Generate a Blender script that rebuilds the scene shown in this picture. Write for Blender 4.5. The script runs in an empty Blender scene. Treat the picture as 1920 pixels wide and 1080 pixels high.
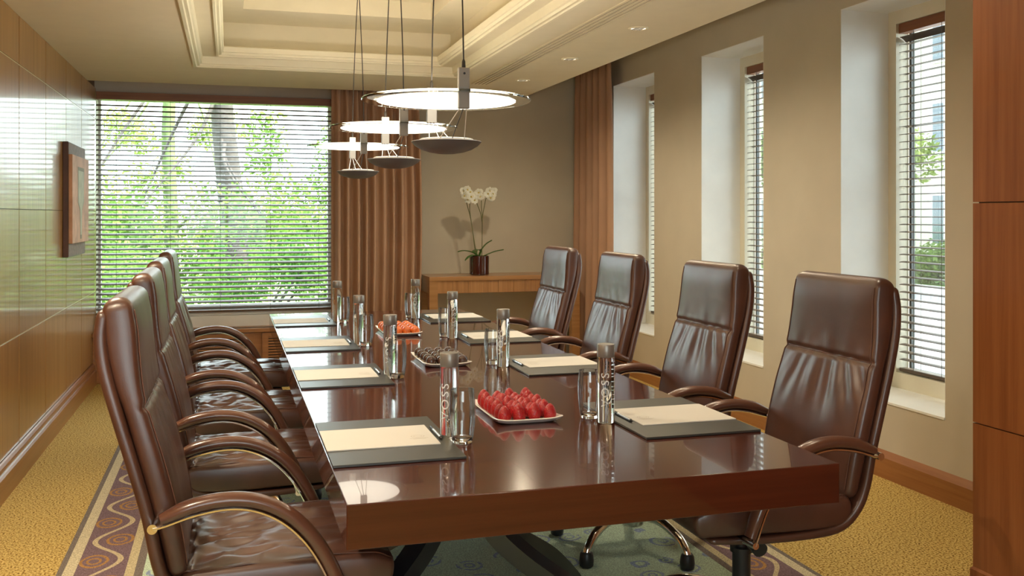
import bpy, bmesh, math, random
from mathutils import Vector, Matrix, noise
random.seed(7)
SC = bpy.context.scene
COL = SC.collection
PI = math.pi
R = math.radians

# ------------------------------------------------------------------ camera
cam_d = bpy.data.cameras.new('camera')
cam_d.sensor_width = 36.0
cam_d.lens = 33.75
cam_d.shift_y = -137.0 / 1920.0
cam_d.clip_start = 0.05
cam_d.clip_end = 400
cam = bpy.data.objects.new('camera', cam_d)
cam.location = (0, 0, 1.38)
cam.rotation_euler = (R(90), 0, -math.atan(530 / 1800))
COL.objects.link(cam)
SC.camera = cam

# ------------------------------------------------------------------ world, sun, exposure
SKY = 5.2
w = bpy.data.worlds.new('sky')
SC.world = w
w.use_nodes = True
bg = w.node_tree.nodes['Background']
bg.inputs[0].default_value = (0.84, 0.94, 1.0, 1)
bg.inputs[1].default_value = SKY
sun_d = bpy.data.lights.new('sun', 'SUN')
sun_d.energy = 14.0
sun_d.angle = R(3)
sun_d.color = (1, 0.95, 0.85)
sun = bpy.data.objects.new('sun', sun_d)
sun.rotation_euler = Vector((0.55, -0.25, 0.85)).to_track_quat('Z', 'Y').to_euler()
sun.location = (14, -6, 21)
COL.objects.link(sun)
vs = SC.view_settings
vs.view_transform = 'Standard'
vs.look = 'None'
vs.gamma = 1
vs.exposure = 0.75
vs.use_curve_mapping = False
SC.cycles.max_bounces = 10
SC.cycles.diffuse_bounces = 5
SC.cycles.glossy_bounces = 5
SC.cycles.transmission_bounces = 10
SC.cycles.transparent_max_bounces = 16
SC.cycles.caustics_refractive = False
SC.cycles.caustics_reflective = False
SC.cycles.sample_clamp_indirect = 6.0


def area_portal(name, loc, rot, sx, sy):
    d = bpy.data.lights.new(name, 'AREA')
    d.shape = 'RECTANGLE'
    d.size, d.size_y = sx, sy
    d.cycles.is_portal = True
    o = bpy.data.objects.new(name, d)
    o.location = loc
    o.rotation_euler = rot
    COL.objects.link(o)


# sky portals (guide the sampling of the sky through the window openings, emit nothing themselves)
area_portal('sky_portal', (-0.11, 8.97, 1.45), (R(-90), 0, 0), 1.95, 1.95)
area_portal('sky_portal', (-0.05, -1.92, 1.42), (R(90), 0, 0), 1.6, 1.75)
for yc in (4.262, 5.917, 7.585):
    area_portal('sky_portal', (3.83, yc, 1.465), (0, R(90), 0), 2.2, 0.9)


# ------------------------------------------------------------------ materials
def nodes_of(name):
    m = bpy.data.materials.new(name)
    m.use_nodes = True
    nt = m.node_tree
    return m, nt, nt.nodes['Principled BSDF']


def N(nt, t, **kw):
    n = nt.nodes.new(t)
    for k, v in kw.items():
        if k.startswith('i_'):
            n.inputs[k[2:].replace('_', ' ')].default_value = v
        else:
            setattr(n, k, v)
    return n


def L(nt, a, b):
    nt.links.new(a, b)


def rgba(c):
    return (c[0], c[1], c[2], 1)


def ramp(nt, fac, stops):
    r = nt.nodes.new('ShaderNodeValToRGB')
    e = r.color_ramp.elements
    while len(e) < len(stops):
        e.new(0.5)
    for i, (p, c) in enumerate(stops):
        e[i].position = p
        e[i].color = rgba(c)
    L(nt, fac, r.inputs[0])
    return r


def math_n(nt, op, a, b=None, c=None):
    n = nt.nodes.new('ShaderNodeMath')
    n.operation = op
    for i, v in enumerate((a, b, c)):
        if v is None:
            continue
        if isinstance(v, (int, float)):
            n.inputs[i].default_value = v
        else:
            L(nt, v, n.inputs[i])
    return n.outputs[0]


def plain(name, col, rough=0.5, metal=0.0, coat=0.0, var=0.06, vscale=8.0, bump=0.0, bscale=60.0, spec=0.5, coat_rough=0.05):
    """Plain material with a faint procedural variation of its colour."""
    m, nt, b = nodes_of(name)
    tc = N(nt, 'ShaderNodeTexCoord')
    no = N(nt, 'ShaderNodeTexNoise')
    no.inputs['Scale'].default_value = vscale
    no.inputs['Detail'].default_value = 4
    L(nt, tc.outputs['Object'], no.inputs['Vector'])
    lo = [max(0, c * (1 - var)) for c in col]
    hi = [min(1, c * (1 + var)) for c in col]
    r = ramp(nt, no.outputs['Fac'], [(0.3, lo), (0.7, hi)])
    L(nt, r.outputs[0], b.inputs['Base Color'])
    b.inputs['Roughness'].default_value = rough
    b.inputs['Metallic'].default_value = metal
    b.inputs['Coat Weight'].default_value = coat
    b.inputs['Coat Roughness'].default_value = coat_rough
    b.inputs['Specular IOR Level'].default_value = spec
    if bump:
        n2 = N(nt, 'ShaderNodeTexNoise')
        n2.inputs['Scale'].default_value = bscale
        n2.inputs['Detail'].default_value = 3
        L(nt, tc.outputs['Object'], n2.inputs['Vector'])
        bp = N(nt, 'ShaderNodeBump')
        bp.inputs['Strength'].default_value = bump
        bp.inputs['Distance'].default_value = 0.002
        L(nt, n2.outputs['Fac'], bp.inputs['Height'])
        L(nt, bp.outputs[0], b.inputs['Normal'])
    return m


def wood(name, dark, light, axis, rough=0.3, coat=0.0, scale=1.0, coat_rough=0.05, per_object=True, spec=0.5):
    m, nt, b = nodes_of(name)
    tc = N(nt, 'ShaderNodeTexCoord')
    mp = N(nt, 'ShaderNodeMapping')
    s = [34 * scale, 34 * scale, 34 * scale]
    s['xyz'.index(axis)] = 1.3 * scale
    mp.inputs['Scale'].default_value = s
    L(nt, tc.outputs['Object'], mp.inputs['Vector'])
    if per_object:
        oi = N(nt, 'ShaderNodeObjectInfo')
        mul = math_n(nt, 'MULTIPLY', oi.outputs['Random'], 37.0)
        cmb = N(nt, 'ShaderNodeCombineXYZ')
        for i in range(3):
            L(nt, mul, cmb.inputs[i])
        L(nt, cmb.outputs[0], mp.inputs['Location'])
    n1 = N(nt, 'ShaderNodeTexNoise')
    n1.inputs['Scale'].default_value = 1.0
    n1.inputs['Detail'].default_value = 7
    n1.inputs['Roughness'].default_value = 0.65
    n1.inputs['Distortion'].default_value = 0.25
    L(nt, mp.outputs[0], n1.inputs['Vector'])
    mid = [(a + c) / 2 for a, c in zip(dark, light)]
    r = ramp(nt, n1.outputs['Fac'], [(0.28, dark), (0.5, mid), (0.75, light)])
    L(nt, r.outputs[0], b.inputs['Base Color'])
    b.inputs['Roughness'].default_value = rough
    b.inputs['Coat Weight'].default_value = coat
    b.inputs['Coat Roughness'].default_value = coat_rough
    b.inputs['Specular IOR Level'].default_value = spec
    return m


def emis(name, col, strength):
    m, nt, b = nodes_of(name)
    b.inputs['Base Color'].default_value = rgba(col)
    b.inputs['Emission Color'].default_value = rgba(col)
    b.inputs['Emission Strength'].default_value = strength
    b.inputs['Roughness'].default_value = 0.4
    return m


def glass(name, ior=1.45, col=(1, 1, 1), rough=0.0):
    m, nt, b = nodes_of(name)
    b.inputs['Base Color'].default_value = rgba(col)
    b.inputs['Transmission Weight'].default_value = 1.0
    b.inputs['Roughness'].default_value = rough
    b.inputs['IOR'].default_value = ior
    return m


def thin_glass(name, tint=(0.97, 1.0, 0.98), refl=0.06, blend=0.25, gain=0.6):
    """Window pane: clear transmission with a little mirror reflection."""
    m = bpy.data.materials.new(name)
    m.use_nodes = True
    nt = m.node_tree
    nt.nodes.remove(nt.nodes['Principled BSDF'])
    out = nt.nodes['Material Output']
    tr = N(nt, 'ShaderNodeBsdfTransparent')
    tr.inputs[0].default_value = rgba(tint)
    gl = N(nt, 'ShaderNodeBsdfGlossy')
    gl.inputs['Roughness'].default_value = 0.0
    mx = N(nt, 'ShaderNodeMixShader')
    lw = N(nt, 'ShaderNodeLayerWeight')
    lw.inputs[0].default_value = blend
    f = math_n(nt, 'MULTIPLY_ADD', lw.outputs['Fresnel'], gain, refl * 0.3)
    L(nt, f, mx.inputs[0])
    L(nt, tr.outputs[0], mx.inputs[1])
    L(nt, gl.outputs[0], mx.inputs[2])
    L(nt, mx.outputs[0], out.inputs[0])
    return m


def leaf_mat(name, c1, c2, trans=0.5):
    m = bpy.data.materials.new(name)
    m.use_nodes = True
    nt = m.node_tree
    nt.nodes.remove(nt.nodes['Principled BSDF'])
    out = nt.nodes['Material Output']
    tc = N(nt, 'ShaderNodeTexCoord')
    no = N(nt, 'ShaderNodeTexNoise')
    no.inputs['Scale'].default_value = 3.0
    no.inputs['Detail'].default_value = 5
    L(nt, tc.outputs['Object'], no.inputs['Vector'])
    r = ramp(nt, no.outputs['Fac'], [(0.35, c1), (0.65, c2)])
    d = N(nt, 'ShaderNodeBsdfDiffuse')
    t = N(nt, 'ShaderNodeBsdfTranslucent')
    L(nt, r.outputs[0], d.inputs[0])
    L(nt, r.outputs[0], t.inputs[0])
    mx = N(nt, 'ShaderNodeMixShader')
    mx.inputs[0].default_value = trans
    L(nt, d.outputs[0], mx.inputs[1])
    L(nt, t.outputs[0], mx.inputs[2])
    L(nt, mx.outputs[0], out.inputs[0])
    return m


def gold_carpet():
    m, nt, b = nodes_of('gold carpet')
    tc = N(nt, 'ShaderNodeTexCoord')
    n1 = N(nt, 'ShaderNodeTexNoise')
    n1.inputs['Scale'].default_value = 120
    n1.inputs['Detail'].default_value = 3
    L(nt, tc.outputs['Object'], n1.inputs['Vector'])
    r = ramp(nt, n1.outputs['Fac'], [(0.38, (0.13, 0.065, 0.012)), (0.45, (0.46, 0.30, 0.08)), (0.60, (0.68, 0.51, 0.19))])
    L(nt, r.outputs[0], b.inputs['Base Color'])
    b.inputs['Roughness'].default_value = 0.95
    b.inputs['Specular IOR Level'].default_value = 0.1
    bp = N(nt, 'ShaderNodeBump')
    bp.inputs['Strength'].default_value = 0.25
    bp.inputs['Distance'].default_value = 0.003
    L(nt, n1.outputs['Fac'], bp.inputs['Height'])
    L(nt, bp.outputs[0], b.inputs['Normal'])
    return m


RUG = (-0.636, 2.17, 0.9, 7.75)


def rug_material():
    """Inlaid carpet: grey/cream edge stripes, purple band with a cream vine and ochre rings, pale green field with blue rings."""
    m, nt, b = nodes_of('patterned carpet')
    geo = N(nt, 'ShaderNodeNewGeometry')
    sp = N(nt, 'ShaderNodeSeparateXYZ')
    L(nt, geo.outputs['Position'], sp.inputs[0])
    X, Y = sp.outputs[0], sp.outputs[1]
    dx = math_n(nt, 'MINIMUM', math_n(nt, 'SUBTRACT', X, RUG[0]), math_n(nt, 'SUBTRACT', RUG[1], X))
    dy = math_n(nt, 'MINIMUM', math_n(nt, 'SUBTRACT', Y, RUG[2]), math_n(nt, 'SUBTRACT', RUG[3], Y))
    t = math_n(nt, 'MINIMUM', dx, dy)
    side = math_n(nt, 'LESS_THAN', dx, dy)
    s = N(nt, 'ShaderNodeMix', data_type='FLOAT')
    L(nt, side, s.inputs[0])
    L(nt, X, s.inputs[2])
    L(nt, Y, s.inputs[3])
    S = s.outputs[0]

    def mixc(fac, a, bcol):
        n = N(nt, 'ShaderNodeMix', data_type='RGBA')
        L(nt, fac, n.inputs[0])
        for sock, v in ((n.inputs[6], a), (n.inputs[7], bcol)):
            if isinstance(v, tuple):
                sock.default_value = rgba(v)
            else:
                L(nt, v, sock)
        return n.outputs[2]

    def band(lo, hi):
        return math_n(nt, 'MULTIPLY', math_n(nt, 'GREATER_THAN', t, lo), math_n(nt, 'LESS_THAN', t, hi))

    # fine pile speckle
    n1 = N(nt, 'ShaderNodeTexNoise')
    n1.inputs['Scale'].default_value = 190
    n1.inputs['Detail'].default_value = 2
    L(nt, geo.outputs['Position'], n1.inputs['Vector'])
    # field: pale green with blue swirling rings
    vo = N(nt, 'ShaderNodeTexVoronoi')
    vo.inputs['Scale'].default_value = 6.0
    vo.inputs['Randomness'].default_value = 0.75
    n2 = N(nt, 'ShaderNodeTexNoise')
    n2.inputs['Scale'].default_value = 14
    n2.inputs['Detail'].default_value = 3
    L(nt, geo.outputs['Position'], n2.inputs['Vector'])
    vm = N(nt, 'ShaderNodeVectorMath', operation='SCALE')
    vm.inputs[3].default_value = 0.03
    L(nt, n2.outputs['Color'], vm.inputs[0])
    va = N(nt, 'ShaderNodeVectorMath', operation='ADD')
    L(nt, geo.outputs['Position'], va.inputs[0])
    L(nt, vm.outputs[0], va.inputs[1])
    L(nt, va.outputs[0], vo.inputs['Vector'])
    D = vo.outputs['Distance']
    vsep = N(nt, 'ShaderNodeSeparateColor')
    L(nt, vo.outputs['Color'], vsep.inputs[0])
    rad = math_n(nt, 'MULTIPLY_ADD', vsep.outputs[0], 0.20, 0.15)
    ring1 = math_n(nt, 'LESS_THAN', math_n(nt, 'ABSOLUTE', math_n(nt, 'SUBTRACT', D, rad)), 0.034)
    ring2 = math_n(nt, 'LESS_THAN', math_n(nt, 'ABSOLUTE', math_n(nt, 'SUBTRACT', D, math_n(nt, 'MULTIPLY', rad, 0.45))), 0.026)
    rg = math_n(nt, 'MULTIPLY', math_n(nt, 'MAXIMUM', ring1, ring2), math_n(nt, 'GREATER_THAN', n2.outputs['Fac'], 0.42))
    rg = math_n(nt, 'MULTIPLY', rg, 0.75)
    field = mixc(rg, (0.52, 0.66, 0.50), (0.24, 0.30, 0.56))
    # purple band with ochre rings and a cream vine
    per = 0.50
    ph = math_n(nt, 'MULTIPLY', S, 2 * PI / per)
    wav = math_n(nt, 'MULTIPLY_ADD', math_n(nt, 'SINE', ph), 0.062, 0.157)
    vine = math_n(nt, 'LESS_THAN', math_n(nt, 'ABSOLUTE', math_n(nt, 'SUBTRACT', t, wav)), 0.011)
    # ring centres alternate on each side of the vine
    fs = math_n(nt, 'SUBTRACT', math_n(nt, 'FRACT', math_n(nt, 'DIVIDE', S, per / 2)), 0.5)
    al = math_n(nt, 'MULTIPLY', fs, per / 2)
    cc = math_n(nt, 'MULTIPLY_ADD', math_n(nt, 'SIGN', math_n(nt, 'SINE', ph)), -0.036, 0.157)
    ac = math_n(nt, 'SUBTRACT', t, cc)
    dist = math_n(nt, 'SQRT', math_n(nt, 'ADD', math_n(nt, 'MULTIPLY', math_n(nt, 'MULTIPLY', al, al), 0.55), math_n(nt, 'MULTIPLY', ac, ac)))
    dist = math_n(nt, 'MULTIPLY_ADD', n2.outputs['Fac'], 0.012, dist)
    o1 = math_n(nt, 'LESS_THAN', math_n(nt, 'ABSOLUTE', math_n(nt, 'SUBTRACT', dist, 0.055)), 0.006)
    o2 = math_n(nt, 'LESS_THAN', math_n(nt, 'ABSOLUTE', math_n(nt, 'SUBTRACT', dist, 0.030)), 0.005)
    o = math_n(nt, 'MAXIMUM', o1, o2)
    pur = mixc(math_n(nt, 'MULTIPLY', o, 0.8), (0.20, 0.135, 0.155), (0.45, 0.24, 0.06))
    pur = mixc(vine, pur, (0.55, 0.46, 0.30))
    c = mixc(math_n(nt, 'LESS_THAN', t, 0.317), field, (0.20, 0.17, 0.15))
    c = mixc(band(0.022, 0.065), c, (0.60, 0.54, 0.37))
    c = mixc(band(0.065, 0.25), c, pur)
    c = mixc(band(0.25, 0.285), c, (0.55, 0.48, 0.30))
    spk = ramp(nt, n1.outputs['Fac'], [(0.3, (0.62, 0.6, 0.58)), (0.7, (1.3, 1.28, 1.25))])
    mu = N(nt, 'ShaderNodeMix', data_type='RGBA', blend_type='MULTIPLY')
    mu.inputs[0].default_value = 1.0
    L(nt, c, mu.inputs[6])
    L(nt, spk.outputs[0], mu.inputs[7])
    L(nt, mu.outputs[2], b.inputs['Base Color'])
    b.inputs['Roughness'].default_value = 0.95
    b.inputs['Specular IOR Level'].default_value = 0.1
    bp = N(nt, 'ShaderNodeBump')
    bp.inputs['Strength'].default_value = 0.4
    bp.inputs['Distance'].default_value = 0.003
    L(nt, n1.outputs['Fac'], bp.inputs['Height'])
    L(nt, bp.outputs[0], b.inputs['Normal'])
    return m


def leather():
    m, nt, b = nodes_of('brown leather')
    tc = N(nt, 'ShaderNodeTexCoord')
    n1 = N(nt, 'ShaderNodeTexNoise')
    n1.inputs['Scale'].default_value = 6
    n1.inputs['Detail'].default_value = 5
    L(nt, tc.outputs['Object'], n1.inputs['Vector'])
    r = ramp(nt, n1.outputs['Fac'], [(0.3, (0.058, 0.0205, 0.012)), (0.7, (0.098, 0.036, 0.021))])
    L(nt, r.outputs[0], b.inputs['Base Color'])
    b.inputs['Roughness'].default_value = 0.38
    b.inputs['Specular IOR Level'].default_value = 0.7
    b.inputs['Coat Weight'].default_value = 0.25
    b.inputs['Coat Roughness'].default_value = 0.3
    vo = N(nt, 'ShaderNodeTexVoronoi')
    vo.inputs['Scale'].default_value = 330
    L(nt, tc.outputs['Object'], vo.inputs['Vector'])
    n2 = N(nt, 'ShaderNodeTexNoise')
    n2.inputs['Scale'].default_value = 22
    n2.inputs['Detail'].default_value = 3
    L(nt, tc.outputs['Object'], n2.inputs['Vector'])
    b1 = N(nt, 'ShaderNodeBump')
    b1.inputs['Strength'].default_value = 0.08
    b1.inputs['Distance'].default_value = 0.001
    L(nt, vo.outputs['Distance'], b1.inputs['Height'])
    b2 = N(nt, 'ShaderNodeBump')
    b2.inputs['Strength'].default_value = 0.02
    b2.inputs['Distance'].default_value = 0.012
    L(nt, n2.outputs['Fac'], b2.inputs['Height'])
    L(nt, b1.outputs[0], b2.inputs['Normal'])
    L(nt, b2.outputs[0], b.inputs['Normal'])
    return m


def strawberry_mat():
    m, nt, b = nodes_of('strawberry')
    tc = N(nt, 'ShaderNodeTexCoord')
    vo = N(nt, 'ShaderNodeTexVoronoi')
    vo.inputs['Scale'].default_value = 190
    L(nt, tc.outputs['Object'], vo.inputs['Vector'])
    r = ramp(nt, vo.outputs['Distance'], [(0.0, (0.66, 0.32, 0.09)), (0.15, (0.50, 0.10, 0.04)), (0.24, (0.33, 0.008, 0.012)), (1.0, (0.42, 0.011, 0.016))])
    L(nt, r.outputs[0], b.inputs['Base Color'])
    b.inputs['Roughness'].default_value = 0.36
    bp = N(nt, 'ShaderNodeBump')
    bp.inputs['Strength'].default_value = 0.5
    bp.inputs['Distance'].default_value = 0.002
    L(nt, vo.outputs['Distance'], bp.inputs['Height'])
    L(nt, bp.outputs[0], b.inputs['Normal'])
    return m


M = {
    'ceil': plain('ceiling plaster', (0.80, 0.73, 0.56), 0.8, var=0.02),
    'mould': plain('cream moulding paint', (0.86, 0.79, 0.60), 0.5, var=0.02),
    'wallpaper': plain('beige fabric wallpaper', (0.55, 0.495, 0.395), 0.7, var=0.04, vscale=3, bump=0.15, bscale=260),
    'reveal': plain('pale reveal paint', (0.86, 0.87, 0.85), 0.6, var=0.02),
    'frame': plain('cream window frame', (0.72, 0.68, 0.54), 0.4, var=0.02),
    'winwhite': plain('white sash', (0.85, 0.86, 0.85), 0.4, var=0.02),
    'dark_gasket': plain('dark gasket', (0.05, 0.055, 0.06), 0.5),
    'panelwood': wood('honey veneer panel', (0.30, 0.14, 0.038), (0.47, 0.25, 0.082), 'z', rough=0.3, coat=0.35, coat_rough=0.07, spec=0.3),
    'joint': plain('dark joint', (0.10, 0.05, 0.02), 0.6),
    'inlay': plain('pale inlay strip', (0.75, 0.66, 0.42), 0.3, metal=0.3),
    'redwood': wood('red brown veneer', (0.20, 0.060, 0.016), (0.33, 0.118, 0.036), 'z', rough=0.42, coat=0.0, spec=0.35),
    'skirt': wood('skirting wood', (0.24, 0.085, 0.025), (0.36, 0.15, 0.05), 'y', rough=0.3, coat=0.3),
    'sidewood': wood('sideboard veneer', (0.28, 0.13, 0.045), (0.42, 0.215, 0.085), 'x', rough=0.3, coat=0.3),
    'sidewood_v': wood('sideboard apron veneer', (0.24, 0.105, 0.035), (0.46, 0.23, 0.09), 'z', rough=0.35, coat=0.2),
    'coverwood': wood('radiator cover wood', (0.30, 0.12, 0.04), (0.42, 0.19, 0.065), 'x', rough=0.35, coat=0.3),
    'table': wood('mahogany table', (0.044, 0.0082, 0.0042), (0.090, 0.0185, 0.0085), 'x', rough=0.16, coat=0.55, coat_rough=0.02, scale=0.55, spec=0.3),
    'tableleg': plain('black lacquer', (0.012, 0.012, 0.016), 0.3, coat=0.5),
    'leather': leather(),
    'leather_pipe': plain('tan piping', (0.13, 0.055, 0.034), 0.45),
    'armpad': plain('brown arm pad', (0.115, 0.046, 0.028), 0.28, coat=0.3, coat_rough=0.15),
    'chrome': plain('chrome', (0.82, 0.80, 0.76), 0.10, metal=1.0, var=0.01),
    'black': plain('black plastic', (0.018, 0.018, 0.020), 0.4),
    'carpet': gold_carpet(),
    'rug': rug_material(),
    'slat': wood('blind slat wood', (0.085, 0.045, 0.025), (0.16, 0.09, 0.05), 'x', rough=0.45, per_object=False),
    'slat_y': wood('narrow blind slat wood', (0.075, 0.055, 0.04), (0.15, 0.11, 0.08), 'y', rough=0.45, per_object=False),
    'headrail': wood('blind headrail wood', (0.18, 0.06, 0.02), (0.30, 0.12, 0.045), 'x', rough=0.4),
    'headrail_y': wood('narrow blind headrail wood', (0.17, 0.055, 0.02), (0.28, 0.105, 0.04), 'y', rough=0.4),
    'cord': plain('blind cord', (0.09, 0.08, 0.06), 0.8),
    'curtain': plain('rose brown curtain cloth', (0.42, 0.245, 0.155), 0.75, var=0.08, vscale=3, bump=0.1, bscale=300),
    'pane': thin_glass('window pane'),
    'steel': plain('brushed grey metal', (0.30, 0.28, 0.25), 0.42, metal=0.5),
    'bowl': plain('grey bowl paint', (0.15, 0.14, 0.135), 0.42, metal=0.2),
    'whitepaint': plain('white lamp paint', (0.85, 0.83, 0.76), 0.4),
    'lampglow': emis('lit frosted glass', (1.0, 0.92, 0.76), 2.4),
    'lampup': emis('lit upper glass', (1.0, 0.90, 0.72), 12.0),
    'downglow': emis('lit downlight lens', (1.0, 0.90, 0.70), 1.6),
    'lampglass': glass('lamp glass', 1.45, (0.93, 1.0, 0.95)),
    'cable': plain('black cable', (0.02, 0.016, 0.012), 0.5),
    'blotter': plain('dark grey leather blotter', (0.040, 0.040, 0.036), 0.36, bump=0.1, bscale=400),
    'paper': plain('cream paper', (0.68, 0.66, 0.62), 0.7, var=0.01),
    'print': plain('grey print', (0.50, 0.47, 0.41), 0.7),
    'pen': plain('silver pen', (0.55, 0.55, 0.55), 0.25, metal=0.9),
    'bottle': glass('bottle glass and water', 1.36, (0.985, 1.0, 0.995)),
    'tumbler': glass('tumbler glass', 1.45, (0.985, 1.0, 0.99)),
    'tumbler_wall': thin_glass('thin tumbler wall', (0.95, 0.975, 0.965), 0.15, 0.42, 0.85),
    'cap': plain('grey bottle cap', (0.27, 0.255, 0.235), 0.35, metal=0.45),
    'lettering': plain('frosted white lettering', (0.80, 0.82, 0.82), 0.5),
    'tray': plain('white porcelain', (0.86, 0.83, 0.76), 0.15, coat=0.5),
    'strawberry': strawberry_mat(),
    'choc': plain('dark chocolate', (0.045, 0.016, 0.010), 0.22, coat=0.4, coat_rough=0.1),
    'case': plain('paper sweet case', (0.70, 0.62, 0.52), 0.6),
    'orange': plain('orange glaze', (0.72, 0.15, 0.022), 0.22, coat=0.5, coat_rough=0.1, var=0.15, vscale=40),
    'pot': plain('glazed brown pot', (0.055, 0.014, 0.009), 0.08, coat=0.6),
    'soil': plain('bark soil', (0.06, 0.035, 0.02), 0.9),
    'petal': leaf_mat('white petal', (0.80, 0.80, 0.70), (0.90, 0.90, 0.84), 0.3),
    'petal_heart': plain('yellow heart', (0.65, 0.5, 0.12), 0.5),
    'stem': plain('orchid stem', (0.12, 0.12, 0.04), 0.5),
    'orchidleaf': plain('orchid leaf', (0.08, 0.17, 0.035), 0.3),
    'canvas': plain('picture canvas', (0.60, 0.33, 0.20), 0.7, var=0.2, vscale=9),
    'canvas_mark': plain('pale green paint', (0.48, 0.46, 0.30), 0.7, var=0.15, vscale=14),
    'canvas_line': plain('olive paint line', (0.24, 0.21, 0.12), 0.7),
    'picboard': plain('dark picture board', (0.10, 0.042, 0.028), 0.5, var=0.2, vscale=12),
    'picboard_top': plain('grey brown rough board', (0.20, 0.125, 0.085), 0.7, var=0.25, vscale=30),
    'vent': plain('diffuser cream', (0.74, 0.66, 0.48), 0.5),
    'ventdark': plain('diffuser slot', (0.16, 0.12, 0.07), 0.7),
    'bark': plain('tree bark', (0.065, 0.055, 0.05), 0.9, var=0.3, vscale=9, bump=0.6, bscale=14),
    'mossbark': plain('mossy bark', (0.12, 0.16, 0.06), 0.9, var=0.3, vscale=9),
    'leaf_a': leaf_mat('bright leaves', (0.085, 0.16, 0.03), (0.24, 0.36, 0.10)),
    'leaf_b': leaf_mat('yellow green leaves', (0.15, 0.22, 0.04), (0.34, 0.42, 0.14)),
    'leaf_c': leaf_mat('deep green leaves', (0.05, 0.14, 0.03), (0.16, 0.30, 0.06), 0.35),
    'grass': plain('lawn', (0.16, 0.30, 0.07), 0.9, var=0.3, vscale=4),
    'road': plain('asphalt', (0.30, 0.31, 0.33), 0.85, var=0.08, vscale=2),
    'pave': plain('pale paving', (0.74, 0.74, 0.72), 0.85, var=0.05),
    'facade': plain('cream facade', (0.62, 0.58, 0.50), 0.85, var=0.05),
    'facade_win': plain('house window glass', (0.10, 0.14, 0.18), 0.1, coat=0.5),
    'facade_trim': plain('white house trim', (0.80, 0.80, 0.78), 0.6),
    'roofslate': plain('slate roof', (0.13, 0.13, 0.15), 0.7, var=0.2),
    'shell': plain('outer render', (0.55, 0.5, 0.42), 0.8),
}


# ------------------------------------------------------------------ geometry helpers
class MB:
    """Collects geometry; build() links ONE mesh object (or returns a mesh)."""

    def __init__(self):
        self.v, self.f = [], []

    def add(self, verts, faces):
        o = len(self.v)
        self.v += [tuple(p) for p in verts]
        self.f += [tuple(i + o for i in f) for f in faces]
        return self

    def box(self, x0, x1, y0, y1, z0, z1):
        vs = [(x0, y0, z0), (x1, y0, z0), (x1, y1, z0), (x0, y1, z0), (x0, y0, z1), (x1, y0, z1), (x1, y1, z1), (x0, y1, z1)]
        return self.add(vs, [(0, 3, 2, 1), (4, 5, 6, 7), (0, 1, 5, 4), (1, 2, 6, 5), (2, 3, 7, 6), (3, 0, 4, 7)])

    def lathe(self, prof, n=32, c=(0, 0, 0), caps=True):
        vs, fs = [], []
        for r, z in prof:
            for k in range(n):
                a = 2 * PI * k / n
                vs.append((c[0] + r * math.cos(a), c[1] + r * math.sin(a), c[2] + z))
        for i in range(len(prof) - 1):
            for k in range(n):
                k2 = (k + 1) % n
                fs.append((i * n + k, i * n + k2, (i + 1) * n + k2, (i + 1) * n + k))
        if caps:
            fs.append(tuple(range(n - 1, -1, -1)))
            fs.append(tuple((len(prof) - 1) * n + k for k in range(n)))
        return self.add(vs, fs)

    def tube(self, pts, rad, n=8, flat=1.0, up=(0, 0, 1)):
        pts = [Vector(p) for p in pts]
        rs = rad if isinstance(rad, (list, tuple)) else [rad] * len(pts)
        vs, fs = [], []
        prev = None
        for i, p in enumerate(pts):
            t = (pts[min(i + 1, len(pts) - 1)] - pts[max(i - 1, 0)]).normalized()
            if prev is None:
                a = Vector(up)
                if abs(a.dot(t)) > 0.95:
                    a = Vector((1, 0, 0))
                nn = (a - t * a.dot(t)).normalized()
            else:
                nn = (prev - t * prev.dot(t)).normalized()
            prev = nn
            bb = t.cross(nn)
            for k in range(n):
                a = 2 * PI * k / n
                vs.append(p + nn * (rs[i] * math.cos(a)) + bb * (rs[i] * flat * math.sin(a)))
        for i in range(len(pts) - 1):
            for k in range(n):
                k2 = (k + 1) % n
                fs.append((i * n + k, i * n + k2, (i + 1) * n + k2, (i + 1) * n + k))
        fs.append(tuple(range(n - 1, -1, -1)))
        fs.append(tuple((len(pts) - 1) * n + k for k in range(n)))
        return self.add(vs, fs)

    def mesh(self, name, smooth=False, angle=None, bevel=0.0, segs=2):
        me = bpy.data.meshes.new(name)
        me.from_pydata([tuple(v) for v in self.v], [], self.f)
        bm = bmesh.new()
        bm.from_mesh(me)
        if bevel:
            bmesh.ops.bevel(bm, geom=list(bm.edges), offset=bevel, segments=segs, affect='EDGES', profile=0.5)
        bmesh.ops.recalc_face_normals(bm, faces=bm.faces)
        if smooth:
            for f in bm.faces:
                f.smooth = True
            if angle:
                for e in bm.edges:
                    if len(e.link_faces) == 2 and e.calc_face_angle(0) > R(angle):
                        e.smooth = False
        bm.to_mesh(me)
        bm.free()
        return me

    def build(self, name, mat, parent=None, **kw):
        return link(name, self.mesh(name, **kw), mat, parent)


def link(name, me, mat=None, parent=None, loc=None, rot=None):
    o = bpy.data.objects.new(name, me)
    if mat is not None and me is not None and not me.materials:
        me.materials.append(M[mat] if isinstance(mat, str) else mat)
    COL.objects.link(o)
    if parent is not None:
        o.parent = parent
    if loc is not None:
        o.location = loc
    if rot is not None:
        o.rotation_euler = rot
    return o


def tag(o, label=None, cat=None, group=None, kind=None):
    if label:
        o['label'] = label
    if cat:
        o['category'] = cat
    if group:
        o['group'] = group
    if kind:
        o['kind'] = kind
    return o


def empty(name, loc=(0, 0, 0), rz=0.0):
    o = bpy.data.objects.new(name, None)
    o.empty_display_size = 0.1
    o.location = loc
    o.rotation_euler = (0, 0, rz)
    COL.objects.link(o)
    return o


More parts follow.
